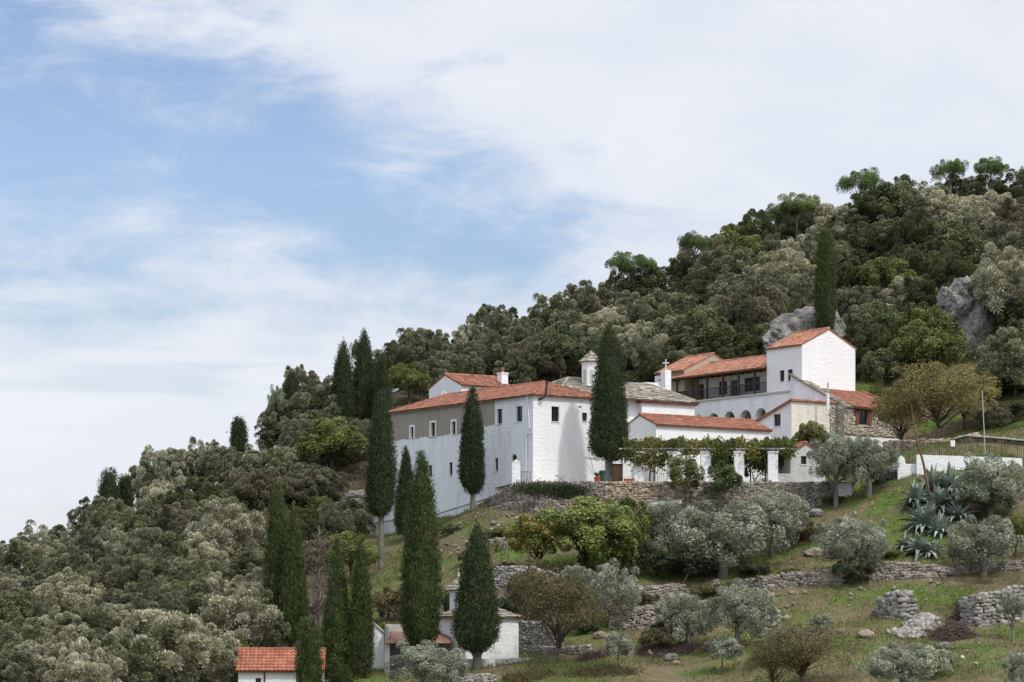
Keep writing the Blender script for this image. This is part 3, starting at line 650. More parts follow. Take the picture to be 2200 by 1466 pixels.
# gallery wing
def gallery():
    t = thing('gallery_wing', 'white arcaded wing with a timber balcony gallery under a red tile roof', 'building', M3(5.4, 27.4, 12))
    f = fa(27.4); zf = 17.42; a0, a1 = 2.2, 19.0
    arches = []
    for px, w, top in ((1500.5, 11, 892), (1532.6, 11.5, 888), (1567, 11.5, 884), (1601.7, 12.2, 881.5), (1634.7, 12, 877)):
        r = f.rect(px - w, top, px + w, 935); arches.append(apoly((r[0], 12.3, r[2], r[3]), 14))
    mb = MB(); wall(mb, f, rpoly((a0, 11, a1, zf)), arches, .55); wall(mb, fa(29.9), rpoly((a0, 11, a1, zf - .1))); wall(mb, fa(32.2), rpoly((a0, 11, a1, 20))); wall(mb, fb(a1), rpoly((27.4, 11, 32.2, zf))); wall(mb, fb(a1), [(29.2, zf), (32.2, zf), (32.2, 20), (30.4, 20.9), (29.2, 20.4)])
    mb.face([M3(a0, 27.4, 12.28), M3(a1, 27.4, 12.28), M3(a1, 29.9, 12.28), M3(a0, 29.9, 12.28)]); mb.build('arcade_wall', WORN, t)
    mb = MB(); f.box(mb, 2.2, a1, zf + .003, zf + .13, -2.0, .12); mb.build('balcony_floor', CONC, t)
    bk = fa(29.2); ws = [(bk.rect(1474, 831, 1483, 847), WOOD, 1, 1, 'window'), (bk.rect(1544, 819.6, 1562, 848.7), BLUEW, 3, 2, 'window'), (bk.rect(1599, 810.5, 1632.6, 840.6), BLUEW, 4, 3, 'window')]
    ds = [(bk.rect(1499, 826, 1512, 866), DARK), (bk.rect(1569, 817, 1584, 857), BLUEW)]
    mb = MB(); wall(mb, bk, rpoly((4.2, zf + .1, a1, 20.4)), [rpoly(w[0]) for w in ws] + [rpoly((d[0][0], max(d[0][1], zf + .14), d[0][2], d[0][3])) for d in ds], .25); mb.build('back_wall', WHITE, t)
    for r, m, c, rw, nm in ws: window(bk, r, t, m, c, rw, .08, sill=False)
    for r, m in ds: door(bk, (r[0], max(r[1], zf + .14), r[2], r[3]), t, WOOD if m is DARK else m)
    # posts, rail, balusters
    for px in (1453, 1485.5, 1517.6, 1551.5, 1585, 1619.7, 1647):
        u = f.u(px); b = MB(); f.box(b, u - .07, u + .07, zf + .13, 19.52, -.16, -.02); f.box(b, u - .28, u + .28, 19.40, 19.52, -.15, -.03)
        b.build('post', WOOD, t)
    b = MB(); f.box(b, 5.4, a1 - .5, zf + 1.0, zf + 1.08, -.13, -.05); f.box(b, 5.4, a1 - .5, zf + .22, zf + .27, -.12, -.06); rl = b.build('railing', WOOD, t)
    b = MB(); u = 5.45
    while u < a1 - .5: f.box(b, u, u + .025, zf + .27, zf + 1.0, -.105, -.08); u += .125
    b.build('balusters', IRON, rl)
    b = MB(); f.box(b, 5.3, a1, 19.52, 19.66, -.2, -.02); u = 5.6
    while u < a1: f.box(b, u, u + .09, 19.56, 19.66, -1.8, .3); u += .8
    b.build('eaves_beams', WOOD, t)
    mb = MB(); roof_tiles(mb, M3(19.3, 26.9, 19.62), M3(5.38, 26.9, 19.62), M3(5.38, 30.4, 21.05), M3(19.3, 30.4, 21.05)); roof_tiles(mb, M3(5.38, 32.6, 20.1), M3(19.3, 32.6, 20.1), M3(19.3, 30.4, 21.05), M3(5.38, 30.4, 21.05))
    ridge_caps(mb, M3(5.38, 30.4, 21.1), M3(19.3, 30.4, 21.1)); mb.build('roof', TILEOLD, t)
    b = MB(); f.box(b, 19.0, 20.6, 11, 18.9, -2.0, .02); b.build('end_pier', WHITE, t)
    c = thing('wooden_chair', 'brown wooden armchair standing on the balcony gallery', 'chair', bk.pt(bk.u(1594), zf + .135, .7))
    o = bk.pt(bk.u(1594), zf + .135, .7)
    b = MB(); b.box(o + Vector((0, 0, .42)), .25, .25, .03, (*BB, 0)); b.build('seat', DEAD, c)
    b = MB()
    for k in (-.2, -.07, .07, .2): b.box(o + Vector((BB.x * .24 - BB.y * k, BB.y * .24 + BB.x * k, .7)), .02, .04, .27, (*BB, 0))
    b.box(o + Vector((BB.x * .24, BB.y * .24, .98)), .025, .26, .04, (*BB, 0)); b.build('backrest', DEAD, c)
    for sx in (-1, 1):
        for sy in (-1, 1): b = MB(); b.box(o + Vector((BB.x * .21 * sx - BB.y * .21 * sy, BB.y * .21 * sx + BB.x * .21 * sy, .2)), .025, .025, .2, (*BB, 0)); b.build('leg', DEAD, c)
gallery()
t = gabled_house('gable_end_house', 'small tan-rendered house with a red gable roof at the far end of the gallery', 16.5, 20.4, 27.55, 34.1, 12, 20.35, 21.85, TAN, TILEOLD, 'a', over=.25)
b = MB(); fa(27.5).box(b, 18.6, 20.5, 12, 20.1, -.01, .06); b.build('whitewashed_strip', WHITE, t)
def cross(name, label, px, py0, py1, Y, m, w=.035):
    q = P(px, py1, Y); h = (py1 - py0) / F * Y; b = MB(); b.box(q + Vector((0, 0, h / 2)), w, w, h / 2); b.box(q + Vector((0, 0, h * .66)), h * .3, w * .9, w)
    tag(b.build(name, m), label, 'cross')
cross('cross', 'white cross standing on a pier left of the gallery roof', 1430.5, 772, 796, 205.5, CONC, .06)
b = MB(); q = P(1430.5, 796, 205.5); b.box(q + Vector((0, 0, -2.2)), .32, .32, 2.2, (*BB, 0)); tag(b.build('cross_pier', WHITE), 'square whitewashed pier under the white cross', 'pier')

# tower
tw = fa(27.4)
t = gabled_house('tower_house', 'tall white tower house with a red gable roof, highest of the buildings', 1.0, 5.38, 27.38, 33.2, 12, 21.15, 22.55, WHITE, TILEOLD, 'a',
                 [('l', fa(27.38).rect(1674.6, 796, 1685, 820), {}), ('l', fa(27.38).rect(1691.7, 794, 1702.8, 818.7), {})], over=.15)
cross('roof_cross', 'thin iron cross on the left eaves of the tower house', 1656, 728, 745, 199.5, IRON, .03)

# lean-to house on the right: white side wall with slate verge, stone front, red roof
def leanto():
    t = thing('lean_to_house', 'stone lean-to house with a sloping red tile roof and slate verge below the tower', 'house', M3(-4.3, 27.3, 11))
    f = fa(27.28); mb = MB(); g = [(-4.3, 10), (2.3, 10), (2.3, 18.75), (-4.3, 15.75)]; wall(mb, f, g); mb.build('side_wall', WORN, t)
    mb = MB(); roof_slate(mb, f.pt(-4.5, 15.7, .15), f.pt(-4.5, 15.7, -.75), f.pt(2.3, 18.85, -.75), f.pt(2.3, 18.85, .15), .34); mb.build('slate_verge', SLATE, t)
    fr = fb(-4.3); w1 = fr.rect(1844, 880, 1863, 913); w2 = fr.rect(1886, 883, 1900, 905)
    mb = MB(); wall(mb, fr, [(27.28, 13.9), (33.4, 13.9), (33.4, 15.6), (27.28, 15.6)], [rpoly(w1), rpoly(w2)] if False else [])
    mb = MB(); wall(mb, fr, rpoly((27.28, 13.4, 33.4, 15.75)), [rpoly(w1), rpoly(w2)], .3); wall(mb, fa(33.4), [(-4.3, 10), (1, 10), (1, 17.5), (-4.3, 15.7)]); mb.build('stone_wall', STONEP, t)
    mb = MB(); wall(mb, fr, rpoly((27.28, 9, 33.4, 13.4)), (), off=.02); mb.build('lower_wall', WORN, t)
    # stones laid on the upper wall face
    stones_on(fr, 27.4, 33.3, 13.5, 15.6, .19, STONEP, t, 'wall_stones', [w1, w2])
    stones_on(f, -4.3, -3.3, 11.5, 15.6, .2, STONEP, t, 'corner_stones')
    for w in (w1, w2): window(fr, w, t, WOOD, 2, 1, .05, sill=False)
    for sa, sb in ((w1[0] - .38, w1[0] - .02), (w1[2] + .02, w1[2] + .38)): b = MB(); fr.box(b, sa, sb, w1[1], w1[3], .09, .13); b.build('shutter', REDWOOD, t)
    mb = MB(); roof_tiles(mb, M3(-4.7, 28.0, 15.72), M3(-4.7, 33.9, 15.62), M3(1.0, 33.9, 17.6), M3(1.0, 28.0, 17.7)); ridge_caps(mb, M3(-4.7, 33.9, 15.7), M3(1.0, 33.9, 17.7), .1); mb.build('roof', TILE, t)
    b = MB(); q = P(1778.5, 867, 190.6); b.tube([q + Vector((0, 0, -.5)), q + Vector((0, 0, .75))], .13, 8); b.build('flue_base', WHITE, t)
    b = MB(); b.tube([q + Vector((0, 0, .75)), q + Vector((0, 0, 1.65))], .075, 8); b.build('flue', ZINC, t)
def stones_on(fac, u0, u1, z0, z1, s, material, parent, name, holes=(), off=0.02):
    rnd = np.random.RandomState(int(u0 * 100) % 1000); cs = []; z = z0 + s / 2
    while z < z1:
        u = u0 + rnd.rand() * s
        while u < u1:
            w = s * rnd.uniform(.7, 1.7)
            if not any(h[0] - .12 < u < h[2] + .12 and h[1] - .12 < z < h[3] + .12 for h in holes): cs.append((u, z + rnd.uniform(-.3, .3) * s, w * rnd.lognormal(0, .2), s * rnd.uniform(.65, 1.1)))
            u += w * .95
        z += s * .82
    pos = np.array([tuple(fac.pt(u, z, off)) for u, z, w, h in cs]); sz = np.array([(w * .52, .05, h * .5) for u, z, w, h in cs])
    V, Q, tt = stone_cloud(pos, sz, math.atan2(fac.d.y, fac.d.x), rnd)
    w = worldloc(parent); me = np_mesh(name, V - np.array(w), Q, tt); link(name, me, material, parent)
def _stone_template():
    bm = bmesh.new(); bmesh.ops.create_cube(bm, size=2); bmesh.ops.subdivide_edges(bm, edges=bm.edges[:], cuts=1, use_grid_fill=True)
    V = np.array([v.co[:] for v in bm.verts]); bm.verts.index_update(); Q = np.array([[v.index for v in f.verts] for f in bm.faces]); bm.free()
    nrm = np.linalg.norm(V, axis=1, keepdims=True); V = V * .66 + V / nrm * .40
    return V, Q
ST_V, ST_Q = _stone_template()
def stone_cloud(pos, size, ang, rnd, tumble=0.12):
    n = len(pos); V = ST_V[None] * (1 + (rnd.rand(n, len(ST_V), 1) - .5) * .45) ; V = V + (rnd.rand(n, len(ST_V), 3) - .5) * .36
    V = V * size[:, None, :]
    for ax in range(3):
        th = rnd.randn(n) * tumble; c, s = np.cos(th)[:, None], np.sin(th)[:, None]; i, j = [(1, 2), (0, 2), (0, 1)][ax]
        a, b = V[:, :, i].copy(), V[:, :, j].copy(); V[:, :, i] = a * c - b * s; V[:, :, j] = a * s + b * c
    ang = np.broadcast_to(np.asarray(ang, float), (n,)); c, s = np.cos(ang)[:, None], np.sin(ang)[:, None]
    a, b = V[:, :, 0].copy(), V[:, :, 1].copy(); V[:, :, 0] = a * c - b * s; V[:, :, 1] = a * s + b * c
    V = V + pos[:, None, :]; Q = ST_Q[None] + (np.arange(n) * len(ST_V))[:, None, None]
    tt = np.repeat(np.clip(rnd.normal(.5, .22, n), 0, 1), len(ST_Q))
    return V.reshape(-1, 3), Q.reshape(-1, 4), tt
leanto()

# small mono-pitch house with cream face
def cream_house():
    t = thing('cream_house', 'small house with a stained cream front wall and a slanting tiled edge', 'house', M3(-3.3, 22.5, 10))
    f, fr = fa(22.5), fb(-3.3); zt = 16.1; zl = 14.5; w = f.rect(1662, 890, 1677, 916)
    mb = MB(); wall(mb, f, [(-3.3, 9), (1.4, 9), (1.4, zl), (-3.3, zt)], [rpoly(w)], .25); wall(mb, fb(1.4), rpoly((22.5, 9, 27.2, zl))); mb.build('side_wall', WHITE, t)
    mb = MB(); wall(mb, fr, [(22.5, 9), (27.2, 9), (27.2, 16.0), (22.5, zt)]); mb.build('cream_wall', CREAM, t)
    window(f, w, t)
    mb = MB(); roof_tiles(mb, M3(1.5, 27.2, zl), M3(1.5, 22.3, zl), M3(-3.45, 22.3, zt + .04), M3(-3.45, 27.2, zt + .04)); ridge_caps(mb, M3(-3.4, 22.35, zt + .05), M3(-3.4, 27.2, zt + .02), .08, .3); mb.build('roof', TILEOLD, t)
    b = MB(); q = fr.pt(fr.u(1805), fr.z(fr.u(1805), 905), .05); b.tube([q + Vector((0, 0, -1.2)), q + Vector((0, 0, .05)), q + Vector((.9, -.1, 0))], .035); b.build('conduit', ZINC, t)
    b = MB(); fr.box(b, 22.6, 24.2, 9, 12.6, .003, .25); b.build('buttress', WHITE, t)
    stones_on(fr, 26.5, 27.2, 12.0, 15.7, .19, STONEP, t, 'corner_stones')
cream_house()

# small red roof behind pergola
t = gabled_house('pergola_store', 'tiny store with a red tile roof half hidden by the pergola vines', -6.2, -4.4, 19.8, 22.6, 8.3, 11.9, 12.45, WHITE, TILE, 'b')

# front shed (gable towards us)
def shed():
    Y = 178.0; O = P(1698, 1033, Y); d = Vector((0.97, 0.24, 0)).normalized(); f = Fac((O.x, O.y), d); L = f.u(1773); back = Vector((-d.y, d.x, 0)) * 3.2
    t = thing('stone_shed', 'small grey-plastered shed with a red tile roof at the end of the pergola', 'shed', (O.x, O.y, 8.9))
    z0 = 7.4; zl = f.z(0, 974); zr = f.z(L, 984); um = f.u(1732); za = f.z(um, 953); w = f.rect(1721, 980, 1732.6, 998)
    mb = MB(); g = [(0, z0), (L, z0), (L, zr), (um, za), (0, zl)]; wall(mb, f, g, [rpoly(w)], .3); fbk = Fac((O.x + back.x, O.y + back.y), d); wall(mb, fbk, g)
    for u, zz in ((0, zl), (L, zr)): p = f.pt(u, z0); q = f.pt(u, zz); mb.face([p, p + back, q + back, q])
    mb.build('wall', GREYP, t); window(f, w, t)
    mb = MB(); e = Vector((0, 0, .04)); fo = f.n * .06
    roof_tiles(mb, f.pt(-.12, zl - .1) + back + e, f.pt(-.12, zl - .1) + fo + e, f.pt(um, za) + fo + e, f.pt(um, za) + back + e); roof_tiles(mb, f.pt(L + .2, zr - .1) + fo + e, f.pt(L + .2, zr - .1) + back + e, f.pt(um, za) + back + e, f.pt(um, za) + fo + e)
    ridge_caps(mb, f.pt(um, za + .08), f.pt(um, za + .08) + back); mb.build('roof', TILE, t)
shed()

# ------------------------------------------------------------------ terrace: paving, wall, pergola
TZ = 8.93
def paving():
    pts = [P(1062, 0, 184.2), P(1085, 0, 180.6), P(1112, 0, 177.6), P(1160, 0, 175.95), P(1300, 0, 175.5), P(1800, 0, 175.5), P(1835, 0, 176), P(1850, 0, 190)]
    pts = [(p.x, p.y) for p in pts] + [M2(1.5, 23), M2(3, 8), M2(2, .5)]
    tri = tessellate_polygon([[Vector((x, y, 0)) for x, y in pts]]); mb = MB()
    idx = [mb.vert((x, y, TZ)) for x, y in pts]
    for k in tri: mb.f.append([idx[i] for i in k]); mb.t.append(.5)
    tag(mb.build('terrace_paving', surf('paving', (0.30, 0.28, 0.25), (0.42, 0.39, 0.35), 1.5, 0.9)), kind='structure')
paving()
def stone_wall(name, label, pts, s=.27, material=None, thick=.5, seed=1, cap=False, group=None, cat='wall', rough_top=.12, batter=.06):
    """pts: (x, y, zbase, ztop) along the wall; both faces and the top are laid stones round an earth core"""
    material = material or STONE; rnd = np.random.RandomState(seed); core = MB(); pos = []; sz = []; an = []
    for (x0, y0, b0, t0), (x1, y1, b1, t1) in zip(pts, pts[1:]):
        L = math.hypot(x1 - x0, y1 - y0); d = Vector(((x1 - x0) / L, (y1 - y0) / L, 0)); n = Vector((d.y, -d.x, 0)); n = n if n.y < 0 else -n
        ba = [Vector((x0, y0, b0 - .3)), Vector((x1, y1, b1 - .3)), Vector((x1, y1, t1 - .12)), Vector((x0, y0, t0 - .12))]
        core.slab(ba, -n * thick)
        u = rnd.rand() * s
        ang = math.atan2(d.y, d.x)
        nrow = int(math.ceil(max(t0 - b0, t1 - b1) / (s * .78))) + 2
        for face in (0, 1):
            if face == 1 and thick > 1.2: continue
            for r in range(nrow):
                u = rnd.rand() * s * .6
                while u < L:
                    w = s * rnd.uniform(.65, 1.75); f = min(1, u / L); zb = b0 + (b1 - b0) * f - .25; zt = t0 + (t1 - t0) * f + (rnd.rand() - .5) * rough_top * 2
                    z = zb + (r + .5) * s * .78 + rnd.uniform(-.16, .16) * s; bg = rnd.lognormal(0, .2)
                    if z < zt:
                        off = (.02 if face == 0 else -thick - .02) ; q = Vector((x0, y0, z)) + d * u + n * (off + (batter * (zt - z) if face == 0 else 0))
                        pos.append(tuple(q)); sz.append((w * .53 * bg, s * .36, s * rnd.uniform(.36, .50) * bg)); an.append(ang)
                    u += w * .88
        u = 0
        while u < L:      # stones along the top
            w = s * rnd.uniform(.8, 1.7); f = u / L; zt = t0 + (t1 - t0) * f; k = 0
            while k * s < thick:
                q = Vector((x0, y0, zt - .05 + rnd.uniform(-.5, .5) * rough_top)) + d * u - n * (k * s + .1); pos.append(tuple(q)); sz.append((w * .52, s * .5, s * .36)); an.append(ang); k += 1
            u += w
    V, Q, tt = stone_cloud(np.array(pos), np.array(sz), np.array(an), rnd, .09)
    root = thing(name, label, cat, (pts[0][0], pts[0][1], pts[0][2]), group)
    w = np.array(root.location); me = np_mesh('stones', V - w, Q, tt); link('stones', me, material, root); core.build('core', MORTAR, root)
    return root
def wp(px, Y, pb, pt): k = Y / F; return ((px - CX) * k, Y, (HZ - pb) * k, (HZ - pt) * k)
stone_wall('terrace_wall', 'long brown dry stone retaining wall holding up the monastery terrace',
           [wp(1018, 184.6, 1112, 1092), wp(1050, 182.4, 1112, 1071), wp(1085, 179.0, 1115, 1050), wp(1112, 177.2, 1116, 1039), wp(1160, 175.6, 1118, 1036), wp(1300, 175.2, 1120, 1036)], .20, STONE, 1.6, 5, rough_top=.05)
stone_wall('terrace_wall', 'warm tan middle stretch of the stone retaining wall under the pergola end', [wp(1302, 175.15, 1120, 1036), wp(1480, 175.15, 1120, 1036)], .23, STONEW, 1.6, 6, rough_top=.05)
stone_wall('terrace_wall', 'dark stone retaining wall stretch below the grey shed', [wp(1482, 175.2, 1118, 1036.5), wp(1640, 175.2, 1118, 1036), wp(1802, 175.2, 1105, 1037)], .21, STONE, 1.6, 7, rough_top=.05)
b = MB(); f = Fac((P(1800, 0, 174.9).x, 174.9), (1, .05)); f.box(b, 0, f.u(1830), 5.5, f.z(0, 1038), -.4, 0); tag(b.build('whitewashed_wall', WHITE), 'short whitewashed wall end right of the dark terrace wall', 'wall')
# lower stepped footing in front of the left stretch
stone_wall('footing_wall', 'low stone footing along the base of the terrace wall at left', [wp(1035, 181.2, 1125, 1100), wp(1090, 176.8, 1128, 1082), wp(1150, 174.6, 1130, 1077), wp(1270, 174.2, 1130, 1076)], .19, STONE, .8, 8, rough_top=.05)
b = MB(); q = [P(1368, 1100, 171.8), P(1380, 1088, 172.3), P(1404, 1080, 173), P(1430, 1075, 173.8), P(1465, 1073, 174.2)]
for p0, p1 in zip(q, q[1:]): b.slab([p0, p1, p1 + Vector((0, .5, 0)), p0 + Vector((0, .5, 0))], Vector((0, 0, -.3)))
tag(b.build('stair_kerb', GREYP), 'pale curved kerb climbing to the foot of the tan wall', 'kerb')

def pergola():
    Y = 177.3; t = thing('pergola', 'white-pillared pergola with steel rails along the terrace edge', 'pergola', P(1372, 1036, Y))
    for px in (1372.5, 1444, 1516, 1587.5, 1660):
        p = P(px, 0, Y if px not in (1444,) else Y + .0); h = .36; b = MB(); zt = (HZ - 968) / F * Y
        b.box((p.x, p.y, (TZ + zt) / 2 - .1), h, h * .85, (zt - TZ) / 2 - .02); b.box((p.x, p.y, zt - .13), h + .05, h * .85 + .05, .05); b.build('pillar', WHITE, t)
    zt = (HZ - 965) / F * Y
    for dy in (0, 2.6):
        b = MB(); x0 = P(1330, 0, Y).x; x1 = P(1712, 0, Y).x; b.tube([(x0, Y + dy - .2, zt), (x1, Y + dy - .2, zt)], .065, 6); b.build('rail', ZINC, t)
    b = MB()
    for k in range(17): x = P(1345 + k * 22, 0, Y).x; b.tube([(x, Y - .5, zt + .07), (x, Y + 4.4, zt + .12)], .03, 5)
    b.build('cross_wires', IRON, t)
    for k in range(6): x = P(1340 + k * 70, 0, Y).x; b = MB(); b.tube([(x, Y + 2.6, TZ), (x, Y + 2.6, zt)], .05, 6); b.build('rear_post', IRON, t)
pergola()
b = MB(); p = P(1648, 0, 177.1); q = P(1698, 0, 177.4); b.box(((p.x + q.x) / 2, 177.25, TZ + .33), (q.x - p.x) / 2, .15, .36); tag(b.build('low_wall', GREYP), 'low grey concrete wall between the last pergola pillar and the shed', 'wall')
# gate post and iron railing by the long wing
b = MB(); p = P(1109, 0, 178.2); b.box((p.x, p.y, TZ + .55), .30, .3, 1.0); t_ = (p.x, p.y, TZ + 1.55)
b.slab([(p.x - .32, p.y - .32, TZ + 1.55), (p.x + .32, p.y - .32, TZ + 1.55), (p.x, p.y - .32, TZ + 1.8)], Vector((0, .64, 0))); tag(b.build('gate_post', WHITE), 'white masonry gate post with pointed top at the wing corner', 'post')
def railing(name, label, p0, p1, z0, z1, step=.13, material=IRON, cat='railing', curl=False):
    b = MB(); p0 = Vector(p0); p1 = Vector(p1); L = (p1 - p0).length; n = max(2, int(L / step))
    for z in (z0 + .12, z1 - .05): b.tube([(p0.x, p0.y, z), (p1.x, p1.y, z)], .022, 4)
    for k in range(n + 1): q = p0.lerp(p1, k / n); b.tube([(q.x, q.y, z0), (q.x, q.y, z1 + (.06 if curl and k % 2 else 0))], .014 if k % 8 else .03, 4)
    return tag(b.build(name, material), label, cat)
railing('iron_gate', 'small black iron gate beside the white gate post', P(1121, 0, 178.4).xy.to_3d(), P(1140, 0, 178.9).xy.to_3d(), TZ, TZ + .95)
railing('iron_railing', 'black iron railing panel under the pergola between white pillars', P(1413, 0, 178.5).xy.to_3d(), P(1440, 0, 178.5).xy.to_3d(), TZ, TZ + 1.45)
railing('iron_railing', 'black iron railing panel behind the bushes right of the second pillar', P(1457, 0, 178.9).xy.to_3d(), P(1502, 0, 178.9).xy.to_3d(), TZ, TZ + 1.2)
# folding table
def table():
    p = P(1204, 0, 177.2); t = thing('folding_table', 'small metal folding table by the white wall on the terrace', 'table', (p.x, p.y, TZ))
    b = MB(); b.box((p.x, p.y, TZ + .55), .46, .3, .02); b.build('table_top', ZINC, t)
    for s in (-1, 1): b = MB(); b.tube([(p.x - s * .4, p.y + .2 * s, TZ), (p.x + s * .3, p.y + .2 * s, TZ + .53)], .018, 5); b.build('leg', IRON, t)
table()
def pot(name, label, px, Y, r, h, m):
    p = P(px, 0, Y); t = thing(name, label, 'planter' if name == 'flower_pot' else 'bin', (p.x, p.y, TZ)); b = MB()
    b.tube([(p.x, p.y, TZ), (p.x, p.y, TZ + h * .9), (p.x, p.y, TZ + h * .9), (p.x, p.y, TZ + h)], [r * .85, r, r * 1.12, r * 1.12], 10); b.build('body', m, t)
    if name == 'flower_pot':
        c = MB()
        for k in range(40): a = R.uniform(0, 6.28); q = Vector((p.x, p.y, TZ + h)); e = q + Vector((math.cos(a) * R.uniform(.05, .25), math.sin(a) * .2, R.uniform(.1, .35))); c.tube([q, e], [.01, .03], 3)
        c.build('plant', L_SHRUB, t)
    else: c = MB(); c.tube([(p.x, p.y, TZ + h), (p.x, p.y, TZ + h + .08)], [r * 1.15, r * .7], 10); c.build('lid', m, t)
pot('flower_pot', 'red square-looking pot with a small plant left of the plank door', 1283.5, 176.6, .24, .42, RED)
pot('waste_bin', 'dark green bin beside the trunk of the terrace cypress', 1294, 177.0, .23, .85, GREENP)
b = MB(); p = P(1352, 0, 176.2); b.box((p.x, p.y, TZ + .1), .38, .2, .12); b.box((p.x, p.y, TZ + .24), .42, .24, .025); tag(b.build('planter_trough', surf('terracotta', (.30, .12, .08), (.38, .16, .1))), 'low terracotta trough on the terrace edge right of the cypress', 'planter')
b = MB(); fr0 = fb(0); u = fr0.u(1262); z = fr0.z(u, 963); b.tube([fr0.pt(u - .35, z, .5), fr0.pt(u + 1.2, z - .02, .55)], .05, 6); b.tube([fr0.pt(u - .33, z, .5), fr0.pt(u + .6, z - 1.9, .05)], .015, 4); b.tube([fr0.pt(u + .2, z, 0), fr0.pt(u + .2, z, .52)], .03, 5); tag(b.build('awning_bar', IRON), 'dark awning bar on the white wall left of the cypress', 'awning')

# ------------------------------------------------------------------ right: parapet, fence, walls, car
def right_side():
    f = Fac((P(1970, 0, 173.2).x, 173.2), (1, .02)); L = f.u(2196)
    b = MB(); g = [(0, 8.4), (L, 8.2), (L, f.z(L, 985)), (L * .9, f.z(L * .9, 984)), (0, f.z(0, 977))]; b.slab([f.pt(u, z) for u, z in g], -f.n * .3); tag(b.build('parapet_wall', WHITE), 'long plain white parapet wall behind the agaves', 'wall')
    f2 = Fac((P(1929, 0, 173.6).x, 173.6), (1, .02)); b = MB(); L2 = f2.u(1969)
    b.slab([f2.pt(u, z) for u, z in [(0, 8.6), (L2, 8.6), (L2, f2.z(L2, 997)), (f2.u(1946), f2.z(0, 997)), (f2.u(1943), f2.z(0, 984)), (f2.u(1937), f2.z(0, 979)), (0, f2.z(0, 985))]], -f2.n * .35); tag(b.build('white_step_wall', WHITE), 'low stepped white wall left of the long parapet', 'wall')
    z0 = (HZ - 982) / F * 177; z1 = (HZ - 951) / F * 177
    railing('iron_fence', 'long dark iron picket fence above the white parapet', P(1918, 0, 177).xy.to_3d(), P(2215, 0, 176.6).xy.to_3d(), z0 - .5, z1, .14, IRON, 'fence')
    railing('iron_gate', 'dark iron gate under the twin-trunked olive', P(1850, 0, 174.5).xy.to_3d(), P(1862, 0, 174.5).xy.to_3d(), 8.4, 9.9, .08, IRON, 'gate')
    b = MB(); p = P(1866, 0, 174.4); b.box((p.x, p.y, 9.0), .13, .15, 1.1); tag(b.build('gate_pillar', WHITE), 'thin white gate pillar under the twin-trunked olive', 'post')
    b = MB(); p = P(2047, 953, 176.6); b.box(p, .16, .02, .22); tag(b.build('notice_plate', WHITE), 'small blank white plate hung on the iron fence', 'sign')
    stone_wall('field_wall', 'brown stone wall with pale coping behind the iron fence', [wp(2052, 182.5, 985, 944), wp(2075, 182, 990, 937), wp(2140, 181, 990, 942), wp(2225, 180, 990, 950)], .26, STONEW, .6, 21)
    stone_wall('field_wall', 'stone wall below the autumn tree left of the fence', [wp(1900, 186, 972, 950), wp(1980, 184, 975, 946), wp(2048, 183, 982, 944)], .26, STONEW, .6, 22)
    b = MB(); q = [P(2050, 941, 182), P(2075, 934, 181.6), P(2140, 939, 180.6), P(2225, 947, 179.6)]
    for p0, p1 in zip(q, q[1:]): b.slab([p0, p1, p1 + Vector((0, .5, 0)), p0 + Vector((0, .5, 0))], Vector((0, 0, -.09)))
    tag(b.build('coping', CONC), 'pale concrete coping strip on top of the wall behind the fence', 'coping')
    for k, (x0, y0, x1, y1, Y, r, m, lab) in enumerate([(2110, 838, 2118, 992, 172.4, .03, ZINC, 'thin grey pole leaning slightly above the white parapet')]):
        b = MB(); b.tube([P(x1, y1 + 12, Y), P(x0, y0, Y)], [r * 1.2, r], 6); tag(b.build('pole', m), lab, 'pole')
    b = MB(); b.tube([P(1997, 1066, 168), P(1985, 1000, 167.8), P(1970, 945, 167.6), P(1961, 896, 167.5), P(1958, 870, 167.5)], [.11, .09, .07, .045, .02], 7)
    for k in range(10):
        f_ = .55 + .045 * k; q = P(1997, 1066, 168).lerp(P(1958, 870, 167.5), f_); b.tube([q, q + Vector((R.uniform(-.5, .5), R.uniform(-.3, .3), R.uniform(.05, .3)))], [.02, .012], 4)
    tag(b.build('agave_stalk', DEAD), 'tall dead brown agave flower stalk leaning left', 'dead stalk')
    b = MB(); p = P(1735, 1090, 171.5); b.tube([P(1710, 1163, 168.5), P(1738, 1100, 170)], .025, 5); tag(b.build('garden_stake', TWIG), 'thin grey stake leaning below the dark terrace wall', 'stake')
    b = MB(); b.tube([P(1468, 1252, 160), P(1497, 1200, 161)], .035, 5); tag(b.build('prop_pole', TWIG), 'wooden prop pole leaning under the big olive', 'pole')
right_side()
